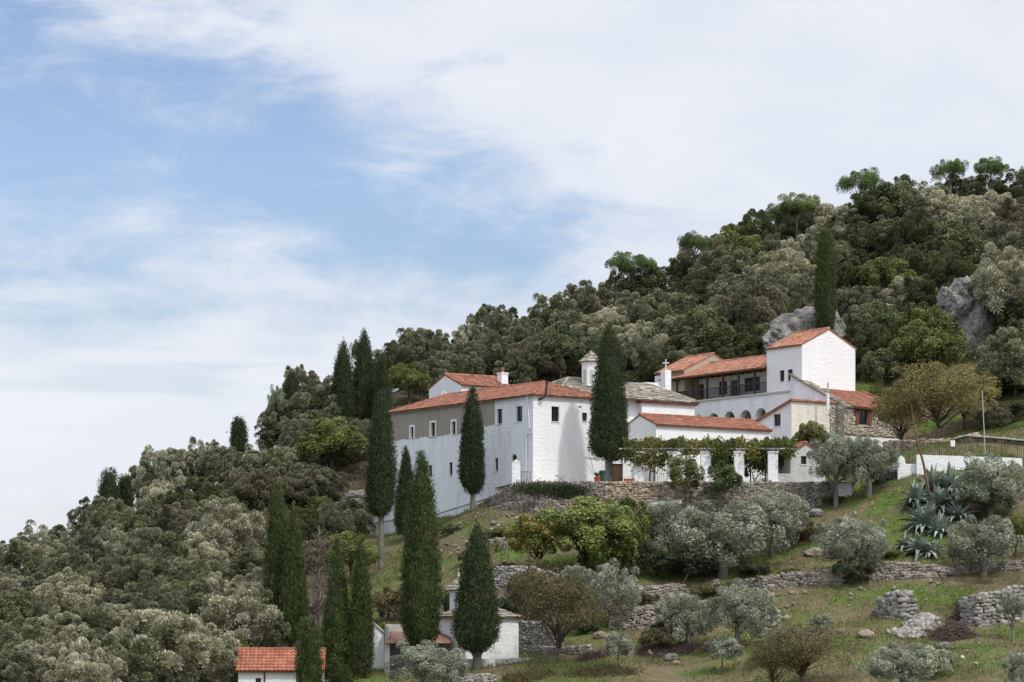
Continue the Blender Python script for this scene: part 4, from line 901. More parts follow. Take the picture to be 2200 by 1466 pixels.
def car():
    Y = 175.0; p = P(1930, 1036, Y); t = thing('parked_car', 'dark parked car half hidden behind the olive and agaves', 'car', (p.x, p.y, p.z)); o = Vector((p.x, p.y, 8.75)); t.location = o
    prof = [(-2.05, .35), (-2.1, .62), (-1.95, .82), (-1.15, .95), (-.55, 1.38), (.75, 1.42), (1.5, 1.02), (2.0, .95), (2.1, .6), (2.05, .32)]
    b = MB(); n = len(prof); W = .82
    L_ = []
    for s in (-1, 1): L_.append([b.vert(o + Vector((x, s * (W if z < 1.0 else W * .78), z))) for x, z in prof])
    for k in range(n - 1): b.f.append([L_[0][k], L_[0][k + 1], L_[1][k + 1], L_[1][k]]); b.t.append(.5)
    b.f.append(L_[0]); b.f.append(L_[1][::-1]); b.f.append([L_[0][0], L_[1][0], L_[1][-1], L_[0][-1]]); b.t += [.5] * 3; b.build('body', CARP, t)
    for s in (-1, 1):
        g = MB(); g.slab([o + Vector((x, s * (W * .80 + .02 if z > 1.2 else W * .9 + .05), z)) for x, z in ((-1.0, 1.0), (-.5, 1.33), (.1, 1.35), (.1, 1.0))], Vector((0, -s * .03, 0))); g.slab([o + Vector((x, s * (W * .80 + .02 if z > 1.2 else W * .9 + .05), z)) for x, z in ((.18, 1.0), (.18, 1.35), (.7, 1.36), (1.25, 1.03))], Vector((0, -s * .03, 0))); g.build('side_window', ZINC, t)
    for x in (-1.3, 1.3):
        for s in (-1, 1):
            w = MB(); w.tube([o + Vector((x, s * .86, .32)), o + Vector((x, s * .66, .32))], .32, 14); wo = w.build('wheel', DARK, t)
            w = MB(); w.tube([o + Vector((x, s * .875, .32)), o + Vector((x, s * .85, .32))], .19, 10); w.build('rim', IRON, wo)
    for s in (-.6, .6): h = MB(); h.box(o + Vector((-2.08, s, .68)), .04, .15, .07); h.build('headlight', ZINC, t)
car()

# ------------------------------------------------------------------ bottom cluster: chapel, sheds, hut
def chapel():
    Y0 = 148.0; O = Vector(((1000 - CX) / F * Y0, Y0)); a = AA; b_ = BB
    def L3(u, v, z): p = O + a * u + b_ * v; return Vector((p.x, p.y, z))
    t = thing('chapel', 'small white chapel with slate roofs between the front cypresses', 'chapel', (O.x, O.y, -3.5)); f, fr = Fac(O, a), Fac(O, b_); La, Lb, ze = 3.1, fr.u(1114), -.75
    mb = MB(); wall(mb, f, rpoly((0, -5, La, ze))); wall(mb, fr, rpoly((0, -5, Lb, ze))); wall(mb, Fac((O + b_ * Lb), a), rpoly((0, -5, La, ze))); wall(mb, Fac((O + a * La), b_), rpoly((0, -5, Lb, ze))); mb.build('wall', WHITE, t)
    mb = MB(); e = .22; r0, r1 = L3(La / 2, 1.2, ze + .75), L3(La / 2, Lb - 1.2, ze + .6); c = [L3(-e, -e, ze), L3(-e, Lb + e, ze), L3(La + e, Lb + e, ze), L3(La + e, -e, ze)]
    roof_slate(mb, c[0], c[1], r1, r0); roof_slate(mb, c[1], c[2], r1, r1); roof_slate(mb, c[2], c[3], r0, r1); roof_slate(mb, c[3], c[0], r0, r0); mb.build('roof', SLATE, t)
    p = P(986, 1300, 151); mb = MB(); mb.box((p.x, p.y, .2), .42, .42, .75, (*b_, 0)); bl = mb.build('bell_turret', WHITE, t)
    mb = MB(); zt = (HZ - 1268) / F * 151; ap = Vector((p.x, p.y, (HZ - 1242) / F * 151 + .1)); q = [Vector((p.x, p.y, zt)) + (Vector((*a, 0)) * i + Vector((*b_, 0)) * j) * .62 for i, j in ((-1, -1), (-1, 1), (1, 1), (1, -1))]
    for k in range(4): roof_slate(mb, q[k], q[(k + 1) % 4], ap, ap, .2)
    mb.build('turret_roof', SLATE, bl); mb = MB(); mb.tube([ap, ap + Vector((0, 0, .5))], [.07, .05], 6); mb.build('finial', WHITE, bl)
    b = MB(); g = onground(1075, 146.2); b.box((g.x, g.y + .5, -3.55), 2.3, .35, .3, (*b_, 0)); b.build('doorstep', CONC, t)
    # open shed with rusty sheet roof
    s = thing('open_shed', 'open shed with a rusty corrugated lean-to roof left of the chapel', 'shed', P(880, 1440, 148.5)); Ys = 148.5
    x0, x1 = P(826, 0, Ys).x, P(968, 0, Ys).x; zf, zb = (HZ - 1382) / F * Ys, (HZ - 1382) / F * Ys + .75
    mb = MB(); n = int((x1 - x0) / .06); pr = []
    for k in range(n + 1): x = x0 + (x1 - x0) * k / n; h = .025 * math.cos(k * math.pi / 1.5); pr.append((mb.vert((x, Ys - .4, zf + h)), mb.vert((x, Ys + 2.2, zb + h))))
    for p_, q_ in zip(pr, pr[1:]): mb.f.append([p_[0], q_[0], q_[1], p_[1]]); mb.t.append(.5)
    mb.build('sheet_roof', RUST, s)
    for px, w in ((832, .16), (922, .12), (895, .06)): mb = MB(); p_ = P(px, 0, Ys); mb.box((p_.x, Ys, (zf - 4.6) / 2), w, .12, (zf + 4.6) / 2 - .03); mb.build('post', WHITE if w > .1 else WOOD, s)
    mb = MB(); mb.box(((x0 + x1) / 2, Ys + 2.1, -2.9), (x1 - x0) / 2, .08, 1.7); mb.box((x0 + .1, Ys + 1.1, -2.9), .08, 1.0, 1.6); mb.build('rear_wall', GREYP, s)
    # white outbuilding, gable end
    Yg = 150.5; f = Fac((P(794, 0, Yg).x, Yg), (1, .35)); o = thing('outbuilding', 'narrow white outbuilding with a slanting roofline behind the paired cypresses', 'outbuilding', f.pt(0, -4.4)); L = f.u(825)
    g = [(-2.2, -5.5), (L, -5.5), (L, f.z(L, 1363)), (0, f.z(0, 1334)), (-2.2, f.z(0, 1334) - .4)]; mb = MB(); mb.slab([f.pt(u, z) for u, z in g], -f.n * 3.0); mb.build('wall', WHITE, o)
    mb = MB(); mb.slab([f.pt(0, f.z(0, 1334) + .003, .1), f.pt(L + .12, f.z(L, 1363) - .03, .1), f.pt(L + .12, f.z(L, 1363) + .1, .1), f.pt(0, f.z(0, 1334) + .14, .1)], -f.n * 3.2); mb.slab([f.pt(-.003, f.z(0, 1334) + .003, .1), f.pt(-.003, f.z(0, 1334) + .14, .1), f.pt(-2.3, f.z(0, 1334) - .28, .1), f.pt(-2.3, f.z(0, 1334) - .4, .1)], -f.n * 3.2); mb.build('roof', CONC, o)
    # red-roofed hut
    Yh = 140.0; h = thing('red_roofed_hut', 'white hut with a bright red tile roof at the bottom of the slope', 'hut', P(570, 1480, Yh)); f = Fac((P(512, 0, Yh).x, Yh), (1, .04)); L = f.u(692); ze = f.z(0, 1440); zr = f.z(0, 1401) + .1
    w = f.rect(549, 1457, 561, 1468); mb = MB(); bk = -f.n * 3.4; g = [f.pt(0, -7.5), f.pt(L, -7.5), f.pt(L, ze), f.pt(0, ze)]; wall(mb, f, rpoly((0, -7.5, L, ze)), [rpoly(w)], .2); wall(mb, Fac((f.O + bk).xy, f.d.xy), rpoly((0, -7.5, L, ze)))
    for u in (0, L): mb.face([f.pt(u, -7.5), f.pt(u, ze), f.pt(u, zr - .06) + bk * .5, f.pt(u, ze) + bk, f.pt(u, -7.5) + bk])
    mb.build('wall', WHITE, h); window(f, w, h)
    mb = MB(); rr0, rr1 = f.pt(-.15, zr) + bk * .5, f.pt(L + .15, zr) + bk * .5; roof_tiles(mb, f.pt(-.15, ze - .05, .25), f.pt(L + .15, ze - .05, .25), rr1, rr0, .24, .34); roof_tiles(mb, f.pt(L + .15, ze - .05, .25 - 3.9), f.pt(-.15, ze - .05, .25 - 3.9), rr0, rr1, .24, .34); ridge_caps(mb, rr0 + Vector((0, 0, .04)), rr1 + Vector((0, 0, .04)), .1); mb.build('roof', surf('bright_clay_tile', (.27, .095, .058), (.37, .15, .085), 2, .8, tint=.35), h)
    mb = MB(); u = f.u(568.5); mb.tube([f.pt(u, -7, .07), f.pt(u, ze, .07)], .045, 6); mb.build('downpipe', WOOD, h)
    b = MB(); g = onground(1060, 145.4); b.slab([g + Vector((-.2, 0, .05)), g + Vector((.12, 0, .0)), g + Vector((.0, 0, .42)), g + Vector((-.3, 0, .45))], Vector((0, .08, 0))); tag(b.build('white_board', WHITE), 'small white board leaning in the grass by the chapel cypress', 'board')
chapel()

# ------------------------------------------------------------------ field walls, rubble, boulders, rocks
def gwall(label, pts, hpx, seed, material=STONE, s=.22, thick=.5, name='field_wall', rough=.09):
    """pts: (px, py of the wall foot); the wall stands where that line of sight meets the ground"""
    out = []
    for (px, py), h in zip(pts, hpx):
        Y = hit(px, py) or crest(px); x = (px - CX) / F * Y; zb = float(ground(x, Y)); out.append((x, Y, zb - .1, zb + h / F * Y))
    return stone_wall(name, label, out, s, material, thick, seed, rough_top=rough)
gwall('long dry stone field wall running right below the middle olives, left stretch', [(1592, 1262), (1640, 1268), (1720, 1262), (1812, 1258)], [14, 26, 30, 30], 31)
gwall('dry stone field wall stretch between the leaning olive and the agaves', [(1868, 1250), (1950, 1246), (2032, 1243)], [36, 34, 22], 32)
gwall('low dry stone wall behind the round olive at right', [(2036, 1236), (2110, 1231), (2215, 1226)], [10, 14, 20], 33)
gwall('pale grey stone wall in the lower field at the right edge', [(2068, 1340), (2100, 1346), (2150, 1342), (2220, 1336)], [52, 64, 70, 78], 34, STONEG, .27)
gwall('broken heap of pale stones, remains of a wall in the field', [(1876, 1322), (1905, 1328), (1935, 1331), (1966, 1326)], [10, 50, 58, 34], 35, STONEG, .30, 1.0, 'broken_wall', .2)
gwall('dark stone terrace wall under the big olives', [(1345, 1298), (1400, 1299), (1468, 1285)], [34, 36, 28], 36)
gwall('dark stone wall below the first terrace, beside the round olive shrub', [(1312, 1352), (1360, 1356), (1422, 1345)], [44, 46, 40], 37)
gwall('grey stone wall behind the chapel', [(1113, 1402), (1150, 1404), (1192, 1400)], [62, 66, 56], 38, STONEG)
gwall('low pale stone wall behind the leaning brown tree', [(1145, 1408), (1200, 1409), (1264, 1407)], [17, 18, 17], 39, STONEG, .22)
gwall('grey stone wall fragment right of the chapel cypress', [(1062, 1266), (1100, 1268), (1150, 1266), (1200, 1262)], [44, 50, 44, 24], 40, STONEG)
gwall('small corner of dry stone wall on the bank in the middle field', [(1642, 1340), (1658, 1343), (1673, 1338)], [12, 30, 28], 41, STONEG)
gwall('stone wall along the bottom edge below the chapel', [(960, 1466), (1010, 1468), (1064, 1468)], [16, 16, 14], 42, STONEG)
gwall('rubble patch of an old wall on the slope under the terrace', [(1052, 1176), (1085, 1178), (1125, 1174)], [12, 22, 12], 43, STONEG)
def rubble(label, spots, seed, n, r, material=STONEG, name='stone_heap', s=(.09, .26)):
    rnd = np.random.RandomState(seed); pos = []; sz = []
    for k in range(n):
        px, py = spots[rnd.randint(len(spots))]; Y = hit(px, py) or 150; c = onground(px, Y); a = rnd.rand() * 6.28; d = rnd.rand() ** .6 * r; x, y = c.x + d * math.cos(a), c.y + d * math.sin(a); q = rnd.uniform(*s)
        pos.append((x, y, float(ground(x, y)) + q * .3 + max(0, (r - d)) * .22 * rnd.rand())); sz.append((q * rnd.uniform(.8, 1.4), q, q * .75))
    V, Q, tt = stone_cloud(np.array(pos), np.array(sz), rnd.rand(n) * 6.28, rnd, .5); c = V.mean(0); me = np_mesh(name, V - c, Q, tt); o = link(name, me, material); o.location = c; return tag(o, label, 'stones', kind='stuff')
rubble('spill of pale rubble stones between the broken wall and the brush pile', [(1940, 1362), (1965, 1348), (1985, 1335), (1960, 1368), (1995, 1350)], 51, 240, .9, s=(.07, .19))
rubble('scatter of stones on the bank at the end of the small corner wall', [(1650, 1350), (1640, 1365), (1660, 1330)], 52, 40, 1.0, SOILR, s=(.06, .18))
rubble('pale stones strewn on the grass slope below the long wing', [(960, 1150), (1000, 1125), (1040, 1130), (980, 1190), (930, 1200), (1090, 1130)], 53, 50, 2.4, STONEG, 'strewn_stones', (.04, .11))
rubble('scattered stones on the earth bank beneath the terrace wall', [(1150, 1125), (1250, 1122), (1080, 1128)], 54, 40, 2.2, STONE, 'strewn_stones', (.04, .13))
rubble('small stones lying on the lower grass in the right field', [(2010, 1300), (1830, 1345), (2060, 1420), (1990, 1400), (1700, 1300), (2150, 1400)], 55, 28, 4, STONEG, 'strewn_stones', (.04, .11))
rubble('loose stones along the foot of the middle field wall', [(1700, 1268), (1900, 1256), (1960, 1252), (1620, 1278)], 56, 28, 2.5, STONEG, 'strewn_stones', (.04, .12))
rubble('reddish stones and clods on the steep bank under the olives', [(1600, 1290), (1640, 1300), (1560, 1345), (1500, 1380), (1420, 1395)], 57, 60, 2.4, SOILR, 'strewn_stones', (.05, .16))
def boulder(name, label, c, size, seed, material=ROCK, sub=3, rough=.35, fr=1.0):
    bm = bmesh.new(); bmesh.ops.create_icosphere(bm, subdivisions=sub, radius=1)
    o = Vector((seed * 3.7, seed * 1.3, seed * 2.1))
    for v in bm.verts:
        d = v.co.normalized(); h = mnoise.fractal(d * fr * 1.3 + o, 0.9, 2.1, 5) * rough + mnoise.turbulence(d * fr * 4 + o, 4, True) * rough * .35
        v.co = Vector((d.x * size[0], d.y * size[1], d.z * size[2])) * (1 + h)
    me = bpy.data.meshes.new(name); bm.to_mesh(me); bm.free(); ob = link(name, me, material); ob.location = c; return tag(ob, label, 'rock')
boulder('rock_outcrop', 'grey limestone outcrop behind the tower house, left of the hill cypress', P(1735, 735, 226), (3.6, 3, 3.3), 1, ROCK, 5, .22)
boulder('rock_outcrop', 'smooth lower shoulder of grey rock directly above the gallery roof', P(1680, 740, 224), (2.0, 2, 1.6), 2, ROCK, 5, .3)
boulder('crag', 'tall grey limestone crag at the right, upper block', P(2062, 662, 217), (1.7, 2.2, 2.6), 3, ROCK, 5, .45)
boulder('crag', 'lower grey face of the limestone crag at the right above the walnut', P(2100, 735, 214), (1.3, 1.8, 3.2), 4, ROCK, 5, .45)
boulder('crag', 'shadowed buttress of the crag behind the right-hand oak', P(2160, 690, 217), (2.0, 2.2, 3.4), 5, ROCK, 5, .32)
boulder('rock_outcrop', 'pinkish rock showing among the shrubs above the yellow-green tree', P(1905, 668, 230), (.9, .9, .6), 6, SOILR, 4, .3)
boulder('rock_outcrop', 'pale rock and root mass on the bank left of the long wing', P(770, 1075, 197), (1.3, 1.3, .8), 7, STONEG, 4, .35)
for px, py, r, m, lab in [(1441, 1420, .36, STONEG, 'large pale boulder lying on the lower grass'), (1420, 1411, .22, STONEG, 'smaller pale stone just left of the large boulder'), (1452, 1428, .2, SOILR, 'small pinkish stone in front of the large boulder'),
                          (1750, 1195, .5, SOILR, 'pale pinkish rock in the grass left of the leaning olive'), (2035, 1238, .42, ROCK, 'dark upright stump-like rock at the end of the agave wall'), (1860, 1370, .4, SOILR, 'weathered log-like rock in the lower field'), (1290, 1372, .35, SOILR, 'reddish rock left of the small round olive'), (1535, 1395, .5, SOILR, 'reddish rock behind the small olive on the right'),
                          (1755, 1110, .45, ROCK, 'grey boulder under the end of the dark terrace wall'), (2030, 1395, .34, STONEG, 'flat pale stone on the grass below the brush pile'), (1705, 1103, .3, WHITE, 'whitewashed stone at the foot of the dark terrace wall')]:
    Y = hit(px, py) or 150; boulder('boulder', lab, onground(px, Y) + Vector((0, 0, r * .35)), (r * 1.3, r, r * .8), int(px) % 97, m, 3, .25)

# ------------------------------------------------------------------ foliage
def unit(v): return v / np.maximum(np.linalg.norm(v, axis=-1, keepdims=True), 1e-9)
def leaves(Cn, D, N, L, W, tint):
    """diamond leaves: centres, axis, normal"""
    D = unit(D); S = unit(np.cross(D, N)); L = np.asarray(L)[..., None] if np.ndim(L) else L; W = np.asarray(W)[..., None] if np.ndim(W) else W
    V = np.stack([Cn - D * L * .5, Cn + S * W * .5 + D * L * .06, Cn + D * L * .5, Cn - S * W * .5 + D * L * .06], 1); n = len(Cn)
    return V.reshape(-1, 3), np.arange(n * 4).reshape(n, 4), np.clip(tint, 0, 1)
def cat_geo(parts):
    V, Q, T_ = [], [], []; o = 0
    for v, q, t in parts: V.append(v); Q.append(q + o); T_.append(t); o += len(v)
    return np.concatenate(V), np.concatenate(Q), np.concatenate(T_)
def sph(n, r): return unit(r.randn(n, 3))
def broad_crown(seed, Rr, Hh, hc, nclump, per, L, W, cr=(.22, .36), zmin=-.45, inner=.25, tipbias=.30, lean=(0, 0), droop=0.0, clumpvar=.22, shell=(.62, .98), spray=0.0):
    r = np.random.RandomState(seed); d = sph(nclump * 3, r); d = d[d[:, 2] > zmin][:nclump]
    nc = len(d); rad = r.uniform(shell[0], shell[1], nc); ni = int(nc * inner); rad[:ni] = r.uniform(.1, .55, ni)
    lump = 1 + .20 * np.sin(d[:, 0] * 4 + seed) * np.cos(d[:, 1] * 3 + seed * 2) + .10 * np.sin(d[:, 2] * 6 + d[:, 0] * 5 + seed)
    c = d * rad[:, None] * lump[:, None] * np.array([Rr, Rr, Hh]); crad = r.uniform(*cr, nc) * Rr; crad[:ni] *= 1.2
    c[:, :2] += np.array(lean) * (c[:, 2:3] / Hh)
    k = np.repeat(np.arange(nc), per); n = len(k)
    out = unit(c + np.array([0, 0, Hh * .25])); dd = unit(r.randn(n, 3) + out[k] * .75 + np.array([0, 0, .3 - droop])); q = r.rand(n) ** .33
    pos = c[k] + dd * (crad[k] * (.25 + .85 * q))[:, None]
    nrm = unit(dd + r.randn(n, 3) * .48); ax = np.cross(nrm, r.randn(n, 3)) * (1 - spray * .6) + dd * (.5 + spray) + np.array([0, 0, .8]) * spray
    tip = np.clip((q - .72) / .28, 0, 1)
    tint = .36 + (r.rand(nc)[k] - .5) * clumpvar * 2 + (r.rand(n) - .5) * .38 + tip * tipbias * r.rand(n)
    ls = L * r.uniform(.7, 1.3, n); V, Q, t = leaves(pos, ax, nrm, ls, W * r.uniform(.75, 1.25, n), tint)
    V[:, 2] += hc; return V, Q, t, c + np.array([0, 0, hc])
def trunk_mb(seed, h, r0, targets, lean=(0, 0), twist=.12, nl=6, fork=.45):
    rr = random.Random(seed); mb = MB(); pts = []; top = Vector((lean[0], lean[1], h)); n = 5
    for k in range(n + 1): f = k / n; pts.append(Vector((top.x * f + rr.uniform(-twist, twist) * f, top.y * f + rr.uniform(-twist, twist) * f, -.35 + (h + .35) * f)))
    rad = [r0 * (1.35 if k == 0 else 1.0 - .45 * k / n) for k in range(n + 1)]; mb.tube(pts, rad, 8)
    tg = list(targets); rr.shuffle(tg)
    for t in tg[:nl]:
        t = Vector(t); s = pts[rr.randint(int(n * fork) + 1, n)]; m = s.lerp(t, .5) + Vector((rr.uniform(-.2, .2), rr.uniform(-.2, .2), rr.uniform(.0, .3))); mb.tube([s, m, t], [r0 * .42, r0 * .26, r0 * .08], 5)
    return mb
PROTO = {}
def proto(kind, seed, bark=BARKD, trunk_h=None, r0=.14, nl=6, **kw):
    V, Q, t, cl = broad_crown(seed, **kw); me = np_mesh(kind + '_crown', V, Q, t)
    tm = trunk_mb(seed, trunk_h or kw['hc'] * .8, r0, cl, nl=nl); bm_ = bpy.data.meshes.new(kind + '_trunk'); bm_.from_pydata(tm.v, [], tm.f); bm_.polygons.foreach_set('use_smooth', [True] * len(bm_.polygons)); bm_.materials.append(bark)
    PROTO.setdefault(kind, []).append(dict(crown=me, trunk=bm_, R=kw['Rr'], H=kw['Hh'], hc=kw['hc'])); return PROTO[kind][-1]
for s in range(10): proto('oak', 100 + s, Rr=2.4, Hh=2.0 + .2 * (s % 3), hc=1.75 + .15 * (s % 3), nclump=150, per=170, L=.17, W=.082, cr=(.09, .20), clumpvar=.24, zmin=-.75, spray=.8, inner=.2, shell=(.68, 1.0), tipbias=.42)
for s in range(4): proto('olive', 200 + s, BARK, r0=.26, nl=8, trunk_h=1.7, Rr=2.4, Hh=1.85, hc=2.35, nclump=110, per=190, L=.19, W=.05, cr=(.11, .23), zmin=-.8, clumpvar=.2, tipbias=.45, droop=.25, shell=(.5, 1.02))
for s in range(3): proto('young_olive', 230 + s, BARK, r0=.05, nl=4, Rr=.95, Hh=.95, hc=1.55, nclump=34, per=120, L=.18, W=.045, cr=(.22, .38), zmin=-.7, tipbias=.4)
for s in range(4): proto('pine', 300 + s, BARK, r0=.16, nl=10, trunk_h=4.6, Rr=2.3, Hh=1.15, hc=5.0, nclump=44, per=260, L=.20, W=.05, cr=(.15, .27), zmin=-.25, clumpvar=.2, shell=(.5, 1.0))
for s in range(3): proto('broadleaf', 400 + s, BARKD, r0=.16, nl=9, trunk_h=2.2, Rr=2.5, Hh=2.3, hc=3.0, nclump=64, per=190, L=.19, W=.12, cr=(.14, .28), tipbias=.35)
for s in range(3): proto('bare_tree', 500 + s, TWIG, r0=.10, nl=40, trunk_h=1.5, Rr=2.5, Hh=2.0, hc=2.7, nclump=90, per=110, L=.15, W=.06, cr=(.15, .32), inner=.45, tipbias=.4)
for s in range(4): proto('shrub', 600 + s, BARKD, r0=.05, nl=5, trunk_h=.5, Rr=1.1, Hh=.85, hc=.75, nclump=44, per=150, L=.12, W=.07, cr=(.18, .36), zmin=-.6)
def tree_at(kind, idx, base, sx, sz, material, label, cat='tree', group=None, rz=0.0, name=None, part=('trunk', 'crown'), szc=None):
    p = PROTO[kind][idx % len(PROTO[kind])]; root = thing(name or kind + ('' if 'tree' in kind or kind == 'shrub' else '_tree'), label, cat, base, group)
    for nm, me in ((part[0], p['trunk']), (part[1], p['crown'])):
        o = bpy.data.objects.new(nm, me); C.objects.link(o); o.parent = root; o.rotation_euler = (0, 0, rz); o.scale = (sx, sx, sz)
        if nm == part[1] and szc: o.scale = (sx, sx, szc); o.location = (0, 0, (p['hc'] + p['H']) * (sz - szc))
        if nm == part[1]:
            if not me.materials: me.materials.append(material)
            o.material_slots[0].link = 'OBJECT'; o.material_slots[0].material = material
    return root
def place(kind, idx, px, py, rw, rh, material, label, Y=None, foot=None, **kw):
    """crown centred on (px, py), rw x rh pixels half-size; stands where foot (px row) meets the ground"""
    p = PROTO[kind][idx % len(PROTO[kind])]
    if foot is None: foot = py + rh * p['hc'] / p['H'] * .9
    Yfix = Y is not None
    if Y is None: Y = hit(px, foot) or crest(px)
    k = Y / F; x = (px - CX) * k; zg = float(ground(x, Y)); zt = (HZ - (py - rh)) * k
    sx = rw * k / p['R']; tot = max(zt - zg, 0.6); sz = tot / (p['hc'] + p['H']); szc = rh * k / p['H']; szc = szc if sz > szc * 1.02 and (kind not in ('oak', 'broadleaf') or Yfix) else None
    return tree_at(kind, idx, Vector((x, Y, zg)), sx, sz, material, label, rz=(idx * 2.399) % 6.283, szc=szc, **kw)

# --- evergreen oak wood on the hill: (px, py, radius px, tone) of each crown
OAKS = '''30,1215,45,G 15,1285,50,P 85,1195,48,P 138,1162,32,D 150,1232,52,G 205,1118,40,G 252,1130,46,G 350,1012,46,P 308,1040,40,G 388,1005,38,G 430,988,32,P 478,1010,46,G 540,1010,44,G 605,1012,48,G 455,985,28,P
345,1095,46,P 420,1092,54,D 520,1062,46,B 572,1055,42,B 470,1120,48,G 380,1142,48,B 300,1140,44,D 255,1185,42,P 330,1200,54,G 200,1190,44,G 490,1165,72,P 432,1202,44,P 420,1262,54,G 350,1252,50,B 280,1252,56,G 220,1272,45,B 150,1285,54,P 92,1268,44,G 40,1335,56,D
565,1300,66,P 520,1345,72,P 452,1292,50,P 400,1312,58,G 330,1332,54,G 250,1342,45,P 182,1352,50,G 122,1372,54,P 50,1402,58,G 340,1405,92,P 432,1420,68,P 250,1432,66,G 180,1450,58,P 85,1442,58,P 20,1452,50,G 500,1405,38,Y 602,1388,28,P 545,1230,44,D 300,1300,44,G
640,905,52,G 665,868,48,B 615,900,40,D 705,880,46,G 715,962,62,Y 765,950,44,G 690,1052,42,B 645,1062,38,B 745,1120,44,G 712,1132,34,G 755,1195,48,Y 688,1098,28,Y 660,1040,40,G 640,1140,40,D 690,1200,40,B 640,830,34,G 602,945,36,G 652,948,44,G 692,928,40,G
860,772,42,G 900,755,44,G 942,772,44,G 985,792,42,G 880,825,40,Y 930,815,38,G 1050,712,46,G 1012,735,36,P 1092,722,44,D 1060,772,48,G 1150,782,48,B 1205,760,48,D 1125,740,44,G 1190,682,44,G 1240,662,44,B 1288,662,40,G 1230,720,48,G 1292,720,48,P 1335,705,46,P 1110,800,40,G 840,800,40,D 1330,760,46,G
1340,632,42,G 1392,622,42,D 1380,692,52,G 1432,682,52,G 1470,600,42,D 1512,572,52,B 1562,582,52,G 1575,642,48,G 1492,642,44,D 1450,742,52,G 1372,762,52,P 1512,732,56,D 1600,692,72,B 1642,652,42,D 1600,762,46,D 1680,592,52,P 1722,562,44,P 1652,562,42,G 1612,552,40,Y 1692,522,44,G 1622,512,46,D 1562,535,42,Y 1742,485,52,P 1800,495,50,P 1872,475,56,D 1922,455,52,D 1852,535,48,D 1912,525,52,G 1992,455,52,P 2042,475,52,P 1962,525,56,D 2052,545,60,D 2002,585,60,D 1902,602,46,Y 2092,495,44,P 2132,465,46,P 2172,485,48,B 2165,535,56,B 2192,425,42,D 2112,425,42,G 2052,425,38,D 1940,415,32,D 1880,662,38,G 1962,642,46,P 1862,702,46,G 1902,742,44,P 1852,772,48,D 1902,802,46,D 1832,600,42,D 1700,640,42,G 1660,690,40,D 1822,660,36,G 1940,580,44,D 2080,610,36,D 1790,560,40,G 1560,700,44,D 1410,800,40,D 1480,795,42,G 1250,770,40,G 1640,740,36,D 1545,780,40,D
2168,612,66,P,213 2182,798,78,G,199 2205,555,52,G,220 2198,700,48,D,212 1895,700,48,D,217 1870,745,50,D,213 1925,775,46,D,211 2120,850,46,D,201 2178,905,40,D,193 2128,905,36,B,192 2100,890,30,Y,196 1960,800,40,D,208 2215,870,46,P,200 2052,632,26,D,219 2140,745,26,D,211 1990,640,40,D,224 1935,700,34,D,220 2040,585,40,D,224'''
LMK = [('the lone skyline cypress', 513, 930), ('the far-left cypress clump', 235, 1050), ('the twin cypresses', 610, 1200), ('the red-roofed hut', 570, 1430),
       ('the small left-edge conifer', 80, 1350), ('the dark cypress group', 775, 810), ('the white gabled house', 990, 830), ('the church drum', 1268, 790), ('the lowest ridge pine', 1352, 580),
       ('the white cross', 1430, 790), ('the grey outcrop', 1700, 700), ('the hill cypress', 1775, 600), ('the umbrella pine', 1860, 405), ('the top-right pines', 2085, 370), ('the limestone crag', 2085, 690), ('the bottom left corner', 30, 1440), ('the tower house', 1745, 800)]
TONE = {'P': 'silvery pale', 'G': 'grey-green', 'D': 'dark green', 'B': 'brownish grey', 'Y': 'yellow-green'}
ORD = ['', 'second', 'third', 'fourth', 'fifth', 'sixth', 'seventh', 'eighth', 'ninth', 'tenth']
def where(px, py):
    n, x, y = min(LMK, key=lambda l: math.hypot(l[1] - px, l[2] - py)); dx, dy = px - x, py - y; v = 'above' if dy < 0 else 'below'; h = 'left of' if dx < 0 else 'right of'
    if abs(dx) > 2.2 * abs(dy): r = h
    elif abs(dy) > 2.2 * abs(dx): r = 'straight ' + v
    else: r = v + ' and ' + h
    return r, n, math.hypot(dx, dy)
def label_set(items):
    """items: (px, py, r, tone) -> labels that single each one out by tone, size and place"""
    grp = {}
    for i, (px, py, r, tn) in enumerate(items):
        rel, n, d = where(px, py); size = 'broad' if r > 51 else ('small' if r < 39 else 'rounded'); grp.setdefault((size, tn, rel, n, noun_of(i)), []).append((d, i))
    out = [None] * len(items)
    for (size, tn, rel, n, noun), lst in grp.items():
        for k, (d, i) in enumerate(sorted(lst)):
            o = '' if len(lst) == 1 else (', nearest to it' if k == 0 else ', %s nearest' % ORD[k]); out[i] = '%s %s %s %s %s%s' % (size, TONE[tn], noun, rel, n, o)
    return out
items = [tuple(float(v) if k != 3 else v for k, v in enumerate(s.split(','))) for s in OAKS.split()]; fixedY = [t[4] if len(t) > 4 else None for t in items]; items = [t[:4] for t in items]
def noun_of(i): return 'bushy tree' if items[i][3] == 'Y' or (items[i][3] == 'D' and i % 2) else 'oak'
for i, ((px, py, r, tn), lab) in enumerate(zip(items, label_set(items))):
    k2 = random.Random(i); lf = noun_of(i) != 'oak'; place('broadleaf' if lf else 'oak', i * 3 + 1, px, py, r * 1.26, r * k2.uniform(.98, 1.18), L_OAK[tn], lab, Y=fixedY[i], group='leafy trees of the hillside wood' if lf else 'evergreen oaks of the hillside wood')

